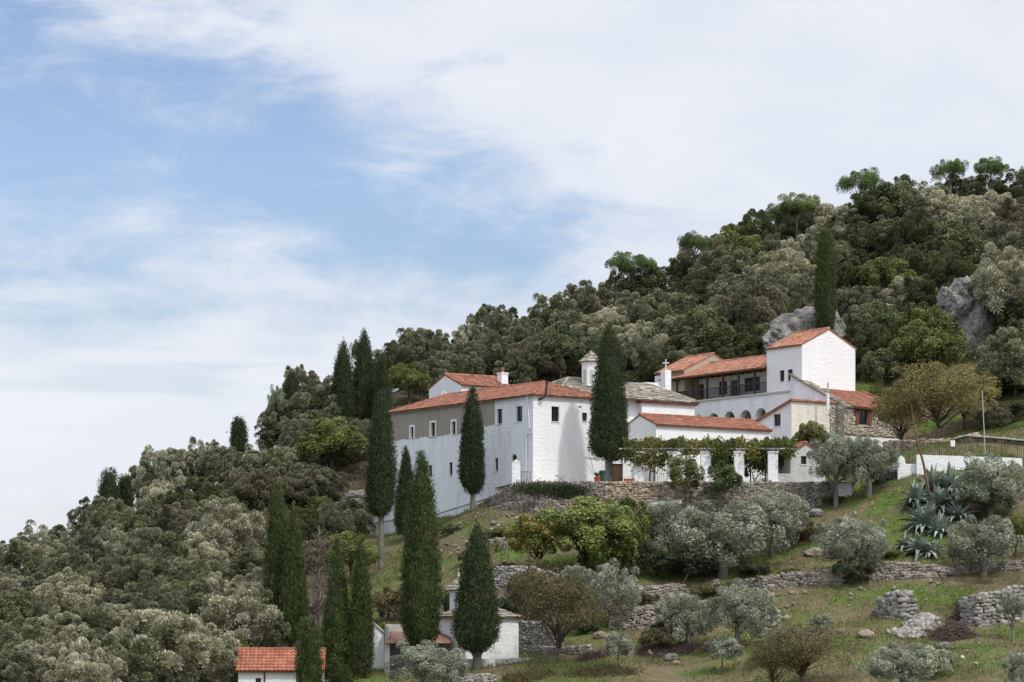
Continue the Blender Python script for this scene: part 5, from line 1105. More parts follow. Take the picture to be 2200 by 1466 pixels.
# ------------------------------------------------------------------ cypresses
def cypress_mesh(seed, H, Rm, trunk, prof):
    rr = random.Random(seed * 7 + 1); parts = [_leader(seed, H, Rm * .86, trunk, prof, 0, 0)]
    for k in range(3):
        a = k * 2.1 + rr.uniform(-.5, .5) + seed; d = Rm * rr.uniform(.28, .46); parts.append(_leader(seed * 5 + k, H * rr.uniform(.72, .965), Rm * rr.uniform(.5, .66), trunk + rr.uniform(-.1, .5), prof, math.cos(a) * d, math.sin(a) * d))
    return cat_geo(parts)
def _leader(seed, H, Rm, trunk, prof, ox, oy, dens=.72):
    r = np.random.RandomState(seed); zs = np.array([p[0] for p in prof]); ws = np.array([p[1] for p in prof])
    def rad(f): return np.interp(f, zs, ws) * Rm
    Hc = H - trunk; n = int(Hc * Rm * 2 * math.pi * 62 * dens); f = r.rand(n * 2); keep = r.rand(n * 2) * Rm < rad(f) + .06 * Rm; f = f[keep][:n]; n = len(f)
    th = r.rand(n) * 2 * math.pi
    lob = .5 * np.sin(th * 3 + f * 9 + seed) + .35 * np.sin(th * 7 - f * 21 + seed * 2) + .5 * np.sin(th * 2 + f * 33 + seed)
    rr = rad(f) * (1 + .10 * lob) * (1 - .28 * r.rand(n) ** 2) + r.randn(n) * .035 + np.where(r.rand(n) < .07, r.rand(n) * .22, 0)
    px = np.stack([np.cos(th) * rr, np.sin(th) * rr, trunk + f * Hc + r.randn(n) * .1], 1); out = np.stack([np.cos(th), np.sin(th), np.zeros(n)], 1)
    per = 5; c = np.repeat(px, per, 0); o = np.repeat(out, per, 0); m = len(c); c = c + r.randn(m, 3) * .075
    ax = np.array([0, 0, 1.0]) + o * r.uniform(.0, .75, m)[:, None] + r.randn(m, 3) * .33; nm = unit(o + r.randn(m, 3) * .55)
    tint = np.minimum(.35 + .22 * np.repeat(r.randn(n) * .5 + lob * .35, per) + (r.rand(m) - .5) * .5, .9); bp = np.sin(th * 2 + f * 17 + seed * 3.1) * np.sin(f * 11 + seed) + r.randn(n) * .22; tint[np.repeat(bp > 1.02, per)] = 1.0
    A_ = leaves(c + unit(ax) * .08, ax, nm, r.uniform(.11, .26, m), r.uniform(.032, .065, m), tint)
    # dense inner foliage
    ns, nr = 14, 20; vv = []; qq = []
    for i in range(nr + 1):
        for j in range(ns): a = 2 * math.pi * j / ns; q = float(rad(i / nr)) * .74 * (1 + .08 * math.sin(j * 3 + i)); vv.append((math.cos(a) * q, math.sin(a) * q, trunk + .05 + (Hc - .3) * i / nr))
    for i in range(nr):
        for j in range(ns): qq.append((i * ns + j, i * ns + (j + 1) % ns, (i + 1) * ns + (j + 1) % ns, (i + 1) * ns + j))
    V, Q, t = cat_geo([A_, (np.array(vv), np.array(qq), np.full(len(qq), .1))]); V = V + np.array([ox, oy, 0]) * np.clip((H - V[:, 2:3]) / H * 1.6, .35, 1); return V, Q, t
PR_COL = [(0, .35), (.06, .78), (.14, .95), (.3, 1.0), (.5, .93), (.68, .78), (.82, .55), (.92, .3), (1, .03)]
PR_FAT = [(0, .25), (.05, .6), (.13, .93), (.25, 1.0), (.45, .92), (.65, .72), (.8, .52), (.92, .3), (1, .06)]
PR_SPIRE = [(0, .6), (.1, .92), (.25, 1.0), (.45, .85), (.65, .6), (.82, .36), (.94, .15), (1, .02)]
PR_FLAT = [(0, .5), (.1, .85), (.3, 1.0), (.6, .95), (.8, .8), (.93, .6), (1, .2)]
def cypress(label, seed, px, top, cb, w, foot, Y=None, prof=PR_COL, material=None, name='cypress_tree', lean=0, bark=BARK, group=None, tr=None):
    Y = Y or hit(px, foot) or crest(px); k = Y / F; base = onground(px, Y); H = (HZ - top) * k - base.z; trunk = max((HZ - cb) * k - base.z, -.1); Rm = w * .5 * k
    root = thing(name, label, 'cypress', base, group); V, Q, t = cypress_mesh(seed, H, Rm, trunk, prof); me = np_mesh('crown', V, Q, t); c = link('crown', me, material or L_CYP, root); c.rotation_euler = (0, lean, 0)
    r0 = tr or max(.12, Rm * .2); mb = MB(); mb.tube([(0, 0, -.4), (.02, 0, .3), (0, .03, max(trunk, .4)), (0, 0, trunk + (H - trunk) * .5)], [r0 * 1.4, r0, r0 * .85, r0 * .3], 9)
    for j in range(4): a = j * 1.7 + seed; mb.tube([(0, 0, max(trunk - .5, .1)), (math.cos(a) * Rm * .4, math.sin(a) * Rm * .4, trunk + .7)], [r0 * .4, r0 * .12], 5)
    mb.build('trunk', bark, root, True, True); return root
cypress('tall dark cypress on the terrace in front of the white wall', 1, 1309, 696, 988, 88, 1034, 179.1, PR_COL, L_CYP)
cypress('slim cypress standing against the middle of the weathered long wall', 2, 1015, 832, 1062, 57, 1090, 182.2, PR_COL, L_CYP)
cypress('cypress with a bare grey trunk at the left corner of the long wing', 3, 819, 846, 1108, 72, 1228, 178, PR_COL, L_CYP)
cypress('dark ragged conical cypress in front of the long wing, behind the big front cypress', 4, 872, 962, 1150, 56, 1160, 185, PR_SPIRE, L_CYP)
cypress('large green cypress in front of the rusty-roofed shed, tallest of the foreground', 5, 906, 968, 1398, 92, 1450, 146, PR_COL, L_CYPG)
cypress('stout dark cypress directly in front of the small chapel', 6, 1025, 1130, 1405, 106, 1438, 144.5, PR_FAT, L_CYP)
cypress('left and taller of the twin cypresses on the left slope', 7, 596, 1036, 1365, 66, 1400, 152, PR_COL, L_CYPG)
cypress('right and shorter of the twin cypresses on the left slope', 8, 632, 1082, 1375, 60, 1405, 150.5, PR_SPIRE, L_CYPG)
cypress('left of the paired slender cypresses beside the white outbuilding', 9, 724, 1152, 1462, 70, 1490, 144.5, PR_SPIRE, L_CYPG)
cypress('right of the paired slender cypresses, touching the white outbuilding', 10, 775, 1154, 1460, 56, 1480, 144, PR_COL, L_CYPG)
cypress('cropped bright green cypress hiding the right side of the red-roofed hut', 11, 664, 1328, 1500, 62, 1510, 137, PR_FLAT, L_CYPG)
cypress('low young cypress at the foot of the paired cypresses', 12, 722, 1412, 1500, 32, 1510, 139, PR_SPIRE, L_CYPG)
cypress('smallest seedling cypress at the bottom edge beside the young one', 13, 745, 1432, 1500, 22, 1510, 138.5, PR_SPIRE, L_CYPG)
cypress('left cypress of the dark group behind the long wing', 14, 738, 734, 915, 58, 945, 213, PR_COL, L_CYP)
cypress('tallest cypress of the dark group behind the long wing, with a forked tip', 15, 783, 712, 915, 60, 940, 214, PR_COL, L_CYP)
cypress('right and lowest cypress of the dark group behind the long wing', 16, 822, 758, 905, 44, 930, 212, PR_SPIRE, L_CYP)
cypress('lone short flat-topped cypress on the left skyline', 17, 513, 898, 975, 42, 1010, 212, PR_FLAT, L_CYP)
cypress('dark bushy cypress clump on the far-left skyline', 18, 235, 1008, 1100, 50, 1110, 197, PR_FLAT, L_CYP)
cypress('narrow dark cypress just right of the far-left cypress clump', 19, 268, 1022, 1110, 34, 1120, 198, PR_FLAT, L_CYP)
cypress('dark broken-topped cypress at the crown of the left wood', 20, 627, 800, 880, 34, 950, 214, PR_FLAT, L_CYP)
cypress('tiny dark cypress top poking above the left skyline', 21, 572, 926, 975, 32, 1000, 213, PR_FLAT, L_CYP)
cypress('tall column cypress growing on the hill above the tower house', 22, 1774, 488, 712, 50, 735, 222, PR_FLAT, L_CYPG)
cypress('small dark conifer in the pale shrubs near the left edge', 23, 80, 1300, 1410, 32, 1420, None, PR_SPIRE, L_CYP)
cypress('tiny cypress tip at the far left end of the skyline', 24, 72, 1150, 1200, 30, 1230, 188, PR_SPIRE, L_CYP)
cypress('little dark cypress tucked against the right side of the large foreground cypress', 25, 962, 1268, 1320, 26, 1330, 153, PR_FLAT, L_CYP)
# ------------------------------------------------------------------ skyline pines
for i, (px, py, rw, rh, foot, lab) in enumerate([(1352, 580, 58, 30, 640, 'bright green flat-crowned pine standing lowest on the ridge skyline'), (1492, 527, 38, 24, 600, 'round bright pine on the skyline between the two flat-crowned ones'), (1712, 452, 58, 22, 520, 'wide flat pine crown on the skyline left of the umbrella pine'), (1662, 474, 36, 20, 540, 'small dark pine just below the wide flat pine'),
                                           (1856, 402, 52, 32, 470, 'umbrella pine with bare visible branches on the skyline'), (2042, 380, 36, 34, 455, 'round-headed pine, left of the top-right pair'), (2128, 375, 40, 32, 450, 'open ragged pine, right of the top-right pair'), (2200, 382, 24, 16, 450, 'pine crown cut by the right edge of the skyline'), (1550, 535, 28, 18, 600, 'low pale green pine crown behind the ridge oaks'), (772, 770, 20, 36, 850, 'bright green pine glimpsed between the cypresses behind the wing'), (1890, 420, 26, 20, 470, 'low pine clump touching the right side of the umbrella pine')]):
    place('pine', i, px, py, rw, rh, L_PINE, lab, Y=crest(px) - 4, group='pines on the ridge', name='pine_tree')
place('pine', 2, 596, 868, 20, 30, leafmat('pale_conifer', (.10, .13, .07), (.19, .22, .13), (.30, .33, .22)), 'thin pale silvery conifer at the left edge of the upper wood', Y=214, name='pine_tree')
# ------------------------------------------------------------------ olives and other single trees
def ol(i, px, py, rw, rh, foot, lab, kind='olive', m=None, **kw): return place(kind, i, px, py, rw, rh, m or L_OLIVE, lab, foot=foot, **kw)
g_ol = 'olive trees on the terraces'
ol(0, 1552, 1155, 124, 82, 1242, 'largest old olive with a thick hollow trunk below the terrace wall', group=g_ol)
ol(1, 1658, 1110, 68, 60, 1195, 'upright olive just right of and behind the largest olive', group=g_ol)
ol(2, 1440, 1132, 74, 56, 1215, 'grey olive between the yellow-green tree and the largest olive', group=g_ol)
ol(3, 1312, 1275, 66, 62, 1350, 'dense round olive beside the brown bare tree', group=g_ol)
ol(1, 1585, 1312, 74, 60, 1396, 'wide olive on the lower bank, right half', group=g_ol); ol(2, 1478, 1325, 68, 54, 1396, 'wide olive on the lower bank, left half', group=g_ol)
ol(3, 1828, 1165, 84, 54, 1248, 'spreading olive leaning over the field wall, left of the agaves', group=g_ol)
ol(0, 2112, 1165, 86, 60, 1240, 'round olive with a dark trunk in front of the field wall at right', group=g_ol)
ol(1, 2128, 1045, 76, 66, 1125, 'olive right of the agaves in front of the white parapet', group=g_ol)
ol(2, 1866, 988, 66, 48, 1060, 'twin-trunked olive in front of the stone lean-to, right trunk', Y=172.3, group=g_ol); ol(3, 1796, 985, 60, 54, 1062, 'olive half hiding the grey shed, left of the twin trunks', Y=173.2, group=g_ol)
ol(0, 1945, 1425, 88, 46, 1490, 'olive at the bottom edge in the right field', group=g_ol); ol(2, 2195, 1440, 40, 40, 1500, 'olive cut by the bottom right corner', group=g_ol)
ol(1, 912, 1435, 82, 52, 1490, 'silvery olive at the bottom edge in front of the rusty shed', group=g_ol); ol(3, 2175, 1300, 28, 26, 1380, 'small thin olive in front of the pale wall at the right edge', group=g_ol)
ol(2, 1245, 1240, 40, 26, 1320, 'olive top behind the brown bare tree', group=g_ol)
ol(0, 1327, 1388, 31, 30, 1440, 'small round young olive on the lower grass, left one', 'young_olive', group='young olives'); ol(1, 1553, 1400, 37, 36, 1448, 'small round young olive on the lower grass, right one', 'young_olive', group='young olives')
ol(2, 1765, 1340, 24, 20, 1380, 'tiny young olive above the brown thicket', 'young_olive', group='young olives')
# the broad yellow-green tree and its neighbours
ol(0, 1258, 1158, 104, 80, 1244, 'broad leafy yellow-green tree in the middle of the slope, main crown', 'broadleaf', L_FIG); ol(1, 1338, 1142, 66, 70, 1232, 'leafy green tree joined to the right of the broad yellow-green tree', 'broadleaf', L_FIG); ol(2, 1155, 1168, 76, 58, 1238, 'lower yellow-green tree at the left of the broad leafy group', 'broadleaf', L_VINE)
ol(1, 1300, 1205, 56, 40, 1250, 'low leafy skirt in front of the broad yellow-green tree', 'shrub', L_FIG, cat='shrub')
ol(0, 1200, 1308, 108, 88, 1430, 'leaning brown half-bare tree with a dark crooked trunk', 'bare_tree', L_BRN); ol(1, 1725, 1405, 118, 62, 1480, 'brown thicket tree with yellowing leaves at the bottom, centre right', 'bare_tree', L_BRN); ol(2, 1660, 1430, 60, 40, 1490, 'yellowish brown bush left of the brown thicket', 'bare_tree', L_AUT)
ol(2, 2015, 872, 118, 84, 985, 'sparse autumn tree with brown leaves behind the iron fence', 'bare_tree', L_AUT, Y=186); ol(0, 1935, 900, 62, 56, 985, 'thin bare autumn tree in front of the stone lean-to', 'bare_tree', L_AUT, Y=187)
ol(1, 2003, 775, 80, 86, 900, 'bright yellow-green tree above the autumn tree', 'broadleaf', L_OAK['Y'], Y=205); ol(2, 1980, 715, 62, 62, 850, 'yellow-green tree top right of the tower house', 'broadleaf', L_OAK['Y'], Y=208)
ol(0, 2070, 862, 66, 58, 945, 'olive-brown crown right of the autumn tree', 'broadleaf', L_AUT, Y=195)
ol(0, 1150, 1270, 60, 38, 1310, 'tangled brown scrub left of the half-bare tree', 'shrub', L_BRN, cat='shrub'); ol(1, 835, 1300, 44, 36, 1345, 'brown-green bush on the slope left of the big front cypress', 'shrub', L_BRN, cat='shrub'); ol(2, 840, 1360, 40, 28, 1390, 'leafy bush above the white outbuilding', 'shrub', L_OAK['Y'], cat='shrub'); ol(3, 1120, 1255, 26, 20, 1278, 'dark green bush right of the chapel cypress', 'shrub', L_SHRUB, cat='shrub'); ol(2, 1095, 1300, 34, 22, 1322, 'green bush above the chapel roof', 'shrub', L_SHRUB, cat='shrub')
# bushes on the terrace and below
ol(0, 1472, 1020, 40, 42, 1100, 'green bush with thin leaves in front of the pergola, left one', 'young_olive', L_OAK['Y'], Y=174.2, cat='shrub', name='shrub'); ol(1, 1548, 1030, 38, 40, 1098, 'dark leafy lemon bush in front of the pergola, right one', 'young_olive', L_CIT, Y=173.8, cat='shrub', name='shrub'); ol(2, 1555, 998, 40, 36, 1036, 'green shrub behind the pillars in the middle of the pergola', 'shrub', L_CIT, Y=180.6, cat='shrub')
ol(3, 1742, 945, 38, 34, 975, 'green shrub between the grey shed and the cream wall', 'shrub', L_OAK['Y'], Y=183, cat='shrub'); ol(0, 1690, 990, 30, 42, 1030, 'dark shrub in the shade beside the grey shed', 'shrub', L_CIT, Y=180.2, cat='shrub'); ol(1, 1622, 992, 42, 44, 1030, 'dark vine shrub between the right pergola pillars', 'shrub', L_CIT, Y=180.4, cat='shrub')
ol(0, 1715, 1135, 46, 26, 1165, 'reddish brown dry bush right of the upright olive', 'shrub', L_BRN, cat='shrub'); ol(1, 1590, 1075, 26, 20, 1100, 'grey round bush at the foot of the terrace wall', 'shrub', L_OLIVE, cat='shrub'); ol(2, 1180, 1262, 38, 22, 1290, 'dry grey bush behind the half-bare tree', 'shrub', L_BRN, cat='shrub'); ol(3, 1475, 1215, 62, 26, 1245, 'dark shade bush under the largest olive', 'shrub', L_SHRUB, cat='shrub'); ol(0, 1385, 1195, 36, 34, 1240, 'dark green bush between the yellow-green tree and the largest olive', 'shrub', L_SHRUB, cat='shrub')
ol(1, 1830, 1225, 40, 26, 1258, 'dark low scrub at the foot of the spreading olive', 'shrub', L_SHRUB, cat='shrub'); ol(2, 1420, 1370, 0.1 + 44, 24, 1400, 'purplish dry bush between the two young olives', 'shrub', L_BRN, cat='shrub'); ol(0, 2105, 1075, 60, 20, 1120, 'dark scrub under the olive at the parapet', 'shrub', L_SHRUB, cat='shrub'); ol(3, 2180, 1150, 34, 40, 1200, 'yellowish bush at the right edge above the field wall', 'shrub', L_OAK['Y'], cat='shrub')
ol(1, 2000, 1420, 44, 26, 1460, 'small grey shrub right of the bottom olive', 'shrub', L_OLIVE, cat='shrub')
def hang_bush():
    r = np.random.RandomState(9); parts = []
    for px, py, n, m in ((1130, 1050, 900, 0), (1165, 1052, 1100, 0), (1205, 1055, 1700, 1), (1235, 1056, 1100, 1)):
        p = P(px, py, 174.6); c = np.array(p) + np.stack([r.randn(n) * .55, r.randn(n) * .18 - .15, r.randn(n) * .24], 1); ax = np.stack([r.randn(n) * .4 + .2, r.randn(n) * .3 - .2, np.full(n, .9)], 1); parts.append(leaves(c, ax, unit(r.randn(n, 3)), r.uniform(.15, .4, n), .045, r.rand(n) * .5 + (.0 if m else .25)))
    V, Q, t = cat_geo(parts); c = V.mean(0); o = link('hanging_shrub', np_mesh('hanging_shrub', V - c, Q, t), L_SHRUB); o.location = c; tag(o, 'dark hanging rosemary-like shrub spilling over the terrace wall at left', 'shrub')
hang_bush()
def tuft(label, px, py, n, s, m, Y=None, name='grass_tuft'):
    Y = Y or hit(px, py); r = np.random.RandomState(int(px)); b = onground(px, Y); th = r.rand(n) * 6.28; l = r.uniform(.5, 1.0, n) * s; up = r.uniform(.5, 1.4, n); ax = unit(np.stack([np.cos(th), np.sin(th), up], 1)); c = ax * (l * .5)[:, None]
    V, Q, t = leaves(c, ax, unit(r.randn(n, 3)), l, .07 * s, r.rand(n)); o = link(name, np_mesh(name, V, Q, t), m); o.location = b; return tag(o, label, 'plant')
tuft('bright green spiky plant at the foot of the terrace wall', 1500, 1082, 160, 1.0, L_FIG, 173.2); tuft('dry tuft of pale grass beside the bright green spiky plant', 1530, 1092, 140, .7, L_AUT, 173)
# pergola vines
def vine(label, x0, x1, y0, y1, n, m, seed, Y=177.3, name='grapevine', hang=()):
    r = np.random.RandomState(seed); px = r.uniform(x0, x1, n); lump = np.sin(px * .09 + seed) * .5 + np.sin(px * .23 + seed * 2) * .5; py = y0 + (y1 - y0) * r.rand(n) - np.clip(lump, -.5, 1) * 7; dY = r.uniform(-.6, 4.2, n)
    for hx, hy, hn, hr in hang: px = np.r_[px, hx + r.randn(hn) * hr]; py = np.r_[py, hy + r.randn(hn) * hr * .7]; dY = np.r_[dY, r.uniform(-.8, .2, hn)]
    n = len(px); Yv = Y + dY; c = np.stack([(px - CX) / F * Y, Yv, (HZ - py) / F * Y + r.randn(n) * .05], 1); nm = unit(r.randn(n, 3) + np.array([0, -.3, .7])); ax = np.cross(nm, r.randn(n, 3))
    V, Q, t = leaves(c, ax, nm, r.uniform(.14, .26, n), r.uniform(.12, .2, n), r.rand(n) * .9 * (.6 + .4 * np.sin(px * .05 + seed))); o0 = V.mean(0); root = thing(name, label, 'vine', tuple(o0)); link('foliage', np_mesh('foliage', V - o0, Q, t), m, root)
    b = MB(); q0 = P((x0 + x1) / 2, 1036, Y); q0.z = TZ; b.tube([q0, q0 + Vector((.1, .1, 1.2)), q0 + Vector((-.1, .1, 2.3))], [.06, .05, .03], 6); b.tube([P(x0 + 6, 962, Y), P((x0 + x1) / 2, 960, Y + .6), P(x1 - 6, 962, Y)], .03, 5); b.build('stem', BARKD, root)
vine('yellowing grapevine drooping from the left end of the pergola', 1338, 1452, 943, 968, 2600, L_VINE, 1, hang=[(1368, 985, 420, 14), (1400, 990, 520, 16), (1350, 975, 200, 10), (1425, 985, 260, 12)])
vine('green and gold grapevine over the middle of the pergola', 1440, 1580, 943, 967, 3000, L_VINE, 2, hang=[(1480, 974, 200, 9), (1540, 968, 160, 9)])
vine('green grapevine over the right end of the pergola', 1575, 1712, 944, 968, 3000, L_VINE, 3, hang=[(1550, 978, 160, 10), (1615, 978, 160, 10), (1690, 976, 160, 8)])
# agaves
def agave(label, px, py, rpx, seed, Y=None, nl=44):
    Y = Y or hit(px, py + rpx * .4); b = onground(px, Y); s = rpx / F * Y * 1.1; r = random.Random(seed); root = thing('agave', label, 'agave', b, 'agaves below the white parapet'); nl = 54; mb = MB()
    zc = max(0.1, (HZ - py) / F * Y - b.z - s * .35)
    for k in range(nl):
        th = k * 2.399 + r.uniform(-.2, .2); el = math.radians(10 + 68 * (k / nl) ** 1.2 + r.uniform(-8, 8)); L = s * r.uniform(.6, 1.3); w = s * r.uniform(.08, .12); droop = r.uniform(.3, 1.05) * (1 - k / nl); t = min(1, max(0, r.gauss(.5, .22)))
        d = Vector((math.cos(th) * math.cos(el), math.sin(th) * math.cos(el), math.sin(el))); side = Vector((-math.sin(th), math.cos(th), 0)); prev = None
        for j in range(7):
            f = j / 6; c = d * L * f + Vector((0, 0, zc * .7 - droop * L * f ** 2.4)); ww = w * (.7 + 1.1 * f * (1 - f) * 2) * (1 - f ** 3) + .004; nrm = d.cross(side); nrm = nrm if nrm.z > 0 else -nrm
            ring = [c - side * ww + nrm * ww * .45, c - nrm * ww * .12, c + side * ww + nrm * ww * .45, c - nrm * ww * .45]
            if prev: 
                for i in range(4): mb.face([prev[i], prev[(i + 1) % 4], ring[(i + 1) % 4], ring[i]], t if i < 2 else t * .8)
            prev = ring
    mb.build('leaves', AGAVE, root, False, True); tb = MB(); tb.tube([(0, 0, -.3), (0, 0, zc * .7 + .15)], [s * .14, s * .17], 8); tb.build('stem', DEAD, root, False, True)
for i, (px, py, r, Y, lab) in enumerate([(1986, 1118, 54, 165.5, 'big agave rosette in the middle of the clump, front'), (1978, 1192, 46, 161.5, 'agave in front of the field wall, lowest of the clump'), (1945, 1160, 26, 163, 'small agave at the lower left of the clump'), (2020, 1075, 54, 167.5, 'large agave behind the big front rosette'), (1968, 1058, 44, 168.5, 'upright agave at the upper left of the clump by the dead stalk'), (2042, 1030, 50, 169.5, 'spiky agave at the top of the clump below the parapet'),
                                       (2005, 1028, 42, 170, 'upright agave immediately left of the topmost one'), (2060, 1105, 44, 166, 'agave at the right side of the clump beside the olive'), (2020, 1150, 40, 164, 'agave between the big rosette and the round olive'), (2090, 1005, 34, 171.3, 'agave standing against the right part of the parapet'), (2168, 1008, 32, 171.3, 'solitary agave at the far right end of the parapet'), (2000, 1195, 34, 161, 'agave right of the lowest one, beside the wall end')]):
    agave(lab, px, py, r, 700 + i, Y)
# brush piles and dry undergrowth: tangles of thin twigs
def brush(label, px, py, rw, rh, n, seed, name='brush_pile', m=None, upright=False):
    Y = hit(px, py + rh) or 150; b = onground(px, Y); k = Y / F; r = random.Random(seed); mb = MB()
    for i in range(n):
        a = r.uniform(0, 6.28); d = r.random() ** .5; x, y = math.cos(a) * d * rw * k, math.sin(a) * d * rw * k * .6; h = (1 - d * d) * rh * 2 * k * r.random(); z = float(ground(b.x + x, b.y + y)) - b.z + h * (.2 if upright else 1)
        l = r.uniform(.5, 1.3); v = Vector((r.uniform(-1, 1), r.uniform(-1, 1), r.uniform(.3, 1.3) if upright else r.uniform(-.35, .4))).normalized() * l * .5; c = Vector((x, y, z)); mb.tube([c - v * (.2 if upright else 1), c + v * .2 + Vector((0, 0, .06)), c + v], [.018, .014, .006], 3, cap=False)
    o = mb.build(name, m or TWIG); o.location = b; return tag(o, label, 'brush')
brush('heap of cut purple-brown brushwood beside the pale field wall', 2045, 1352, 46, 18, 900, 1); brush('grey tangle of dry twigs on the lower bank', 1430, 1378, 62, 26, 900, 2, 'dry_bush', None, True); brush('dry brown brush left of the small round olive', 1275, 1395, 36, 20, 420, 3, 'dry_bush', None, True); brush('reddish dry brush tangle on the grass right of the upright olive', 1740, 1140, 40, 16, 420, 4, 'dry_bush', DEAD, True); brush('leafless grey brambles on the bank under the terrace at left', 760, 1105, 50, 26, 500, 5, 'dry_bush', None, True); brush('dead grey sapling beside the paired cypresses', 680, 1260, 22, 60, 420, 6, 'dead_shrub', None, True); brush('flat brown dry growth at the bottom edge', 1290, 1432, 80, 16, 700, 9, 'dry_bush', L_BRN, True); brush('dull dry scrub at the bottom edge right of the chapel', 1140, 1440, 60, 18, 600, 10, 'dry_bush', L_BRN, True); brush('dark brush at the broken end of the pale wall', 2058, 1325, 18, 14, 260, 7, 'brush_pile', BARKD); brush('bare pinkish twigs right of the bushy oak by the wing', 780, 985, 36, 34, 420, 8, 'dry_bush', None, True)
def dead_tree():
    base = onground(684, 150); t = thing('dead_tree', 'leafless grey dead tree between the twin and the paired cypresses', 'dead tree', base); r = random.Random(4); H = (HZ - 1130) / F * 150 - base.z; mb = MB(); mb.tube([(0, 0, -.3), (.1, 0, H * .4), (0, .1, H * .75), (.05, 0, H)], [.16, .12, .07, .02], 7); mb.build('trunk', BARK, t, True, True); mb = MB()
    for k in range(110):
        z = H * r.uniform(.15, .97); a = r.uniform(0, 6.28); L = (1 - z / H) * 1.4 + .35; d = Vector((math.cos(a), math.sin(a), r.uniform(.6, 1.6))).normalized() * L; c = Vector((0, 0, z)); mb.tube([c, c + d * .5, c + d + Vector((0, 0, -.05))], [.03, .02, .006], 4, cap=False)
        for j in range(3): s = c + d * r.uniform(.3, .9); mb.tube([s, s + Vector((r.uniform(-.3, .3), r.uniform(-.3, .3), r.uniform(.1, .4)))], [.012, .004], 3, cap=False)
    mb.build('branches', TWIG, t, False, True)
dead_tree()
# ------------------------------------------------------------------ uncountable cover: undergrowth in the wood, grass in the fields
def scatter_cover(name, n, seed, test, xr, yr, L, W, hgt, m, per=1, up=.6):
    r = np.random.RandomState(seed); x = r.uniform(*xr, n); y = r.uniform(*yr, n); k = test(x, y, r); x, y = x[k], y[k]; px = CX + x / y * F; k = (px > -160) & (px < 2500); x, y = x[k], y[k]; z = ground(x, y)
    c = np.repeat(np.stack([x, y, z], 1), per, 0); n = len(c); c = c + np.stack([r.randn(n) * .28, r.randn(n) * .28, r.rand(n) * hgt], 1) * (1 if per > 1 else 0) + np.array([0, 0, .02])
    ax = unit(r.randn(n, 3) * (1 - up) + np.array([0, 0, up])); nm = unit(r.randn(n, 3) + np.array([0, -.2, .3])); l = r.uniform(.6, 1.3, n) * L
    if per == 1: c = c + ax * (l * .45)[:, None]
    patch = _vn(c[:, 0], c[:, 1], 3.0, seed + 5); V, Q, t = leaves(c, ax, nm, l, W * r.uniform(.7, 1.3, n), r.rand(n) * .5 + patch * .6 - .15)
    return tag(link(name, np_mesh(name, V, Q, t), m), 'low leafy undergrowth covering the forest floor' if name == 'undergrowth' else 'dry brownish weeds scattered over the open slopes' if name == 'weeds' else 'short grass and weeds covering the open slopes and field', 'undergrowth' if per > 1 else 'grass', kind='stuff')
scatter_cover('undergrowth', 15000, 1, lambda x, y, r: forest(x, y) & (r.rand(len(x)) < .9), (-50, 70), (140, 305), .15, .10, 1.2, L_OAK['G'], 20, .25)
scatter_cover('grass', 260000, 2, lambda x, y, r: ~forest(x, y) & (_vn(x, y, 2.2, 77) + r.rand(len(x)) * .5 > .62), (-14, 48), (124, 214), .21, .04, .1, L_GRASS, 1, .75)
scatter_cover('weeds', 9000, 3, lambda x, y, r: ~forest(x, y) & (_vn(x, y, 3.1, 99) + r.rand(len(x)) * .5 > .72), (-14, 48), (124, 214), .16, .05, .28, L_BRN, 12, .5)
for i, (px, py, w, lab) in enumerate([(1712, 588, 30, 'grey leafless snag showing among pale oaks above the gallery'), (1470, 690, 24, 'thin bare grey tree standing in the wood above the church'), (395, 1000, 22, 'bare twiggy tree on the left skyline'), (1015, 728, 22, 'bare twiggy treetop on the ridge above the white gabled house')]):
    place('bare_tree', i, px, py, w, w, L_OAK['B'], lab)
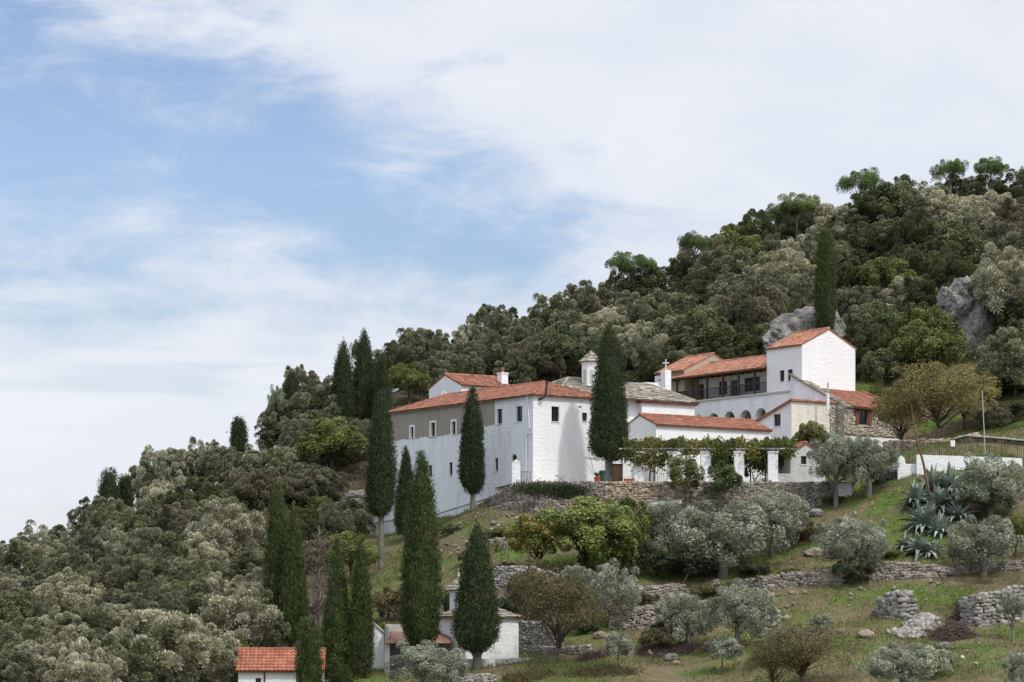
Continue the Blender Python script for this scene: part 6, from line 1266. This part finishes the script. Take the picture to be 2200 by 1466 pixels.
def side_wood():
    # the wood goes on past both edges of the view as one mass
    r = np.random.RandomState(21); parts = []; srcs = [broad_crown(900 + k, 3.0, 2.5, 2.2, 90, 70, .30, .16, cr=(.12, .24), zmin=-.7, spray=.8, shell=(.65, 1.0)) for k in range(3)]
    n = 0
    while n < 64:
        right = n % 8 != 0; y = r.uniform(190, 310) if right else r.uniform(150, 205); px = r.uniform(2290, 3000) if right else r.uniform(-520, -90); x = (px - CX) / F * y
        if right and y < 205 + r.rand() * 12: y += 15
        V, Q, t, _ = srcs[n % 3]; a = r.rand() * 6.28; c, s_ = math.cos(a), math.sin(a); k = r.uniform(.7, 1.25); W = V * k; W = np.c_[W[:, 0] * c - W[:, 1] * s_, W[:, 0] * s_ + W[:, 1] * c, W[:, 2]] + np.array([x, y, float(ground(x, y))]); parts.append((W, Q, t)); n += 1
    V, Q, t = cat_geo(parts); tag(link('wood', np_mesh('wood', V, Q, t), L_OAK['G']), 'grey-green wood continuing past the edges of the view', 'wood', kind='stuff')
side_wood()
for i, (px, py, rw, rh, mt, lab) in enumerate([(1135, 1335, 34, 20, 'b', 'brown scrub half covering the grey wall behind the chapel'), (1085, 1225, 26, 16, 's', 'dark scrub on top of the grey wall fragment above the chapel'), (1385, 1285, 30, 14, 'b', 'dry scrub along the dark terrace wall under the olives'), (1440, 1345, 36, 18, 's', 'low dark scrub between the two wide olives on the lower bank'), (1530, 1270, 40, 16, 'b', 'brownish scrub above the wide olive on the lower bank'), (1365, 1330, 24, 14, 's', 'green scrub in front of the dark lower wall'), (1620, 1225, 34, 16, 's', 'green scrub on the grass right of the largest olive trunk'), (1700, 1235, 30, 10, 'y', 'low bright green growth above the middle field wall'), (1010, 1200, 30, 14, 'b', 'dry brown scrub on the slope above the chapel'), (965, 1140, 26, 12, 's', 'small dark scrub on the slope under the long wing'), (1075, 1145, 34, 12, 'y', 'bright green growth under the stone footing'), (1930, 1290, 22, 12, 'b', 'dry scrub beside the broken wall heap'), (2075, 1300, 22, 12, 'b', 'dry scrub on top of the pale field wall'), (1910, 1190, 26, 12, 'y', 'bright green growth left of the lowest agave'), (1790, 1075, 26, 10, 'y', 'bright green growth right of the dark terrace wall end'), (885, 1225, 24, 16, 'b', 'brown scrub beside the trunk of the bare-trunked cypress'), (1255, 1350, 26, 16, 's', 'dark scrub under the dense round olive')]):
    place('shrub', i, px, py, rw, rh, {'b': L_BRN, 's': L_SHRUB, 'y': L_OAK['Y']}[mt], lab, cat='shrub', group='scrub on the open slopes')
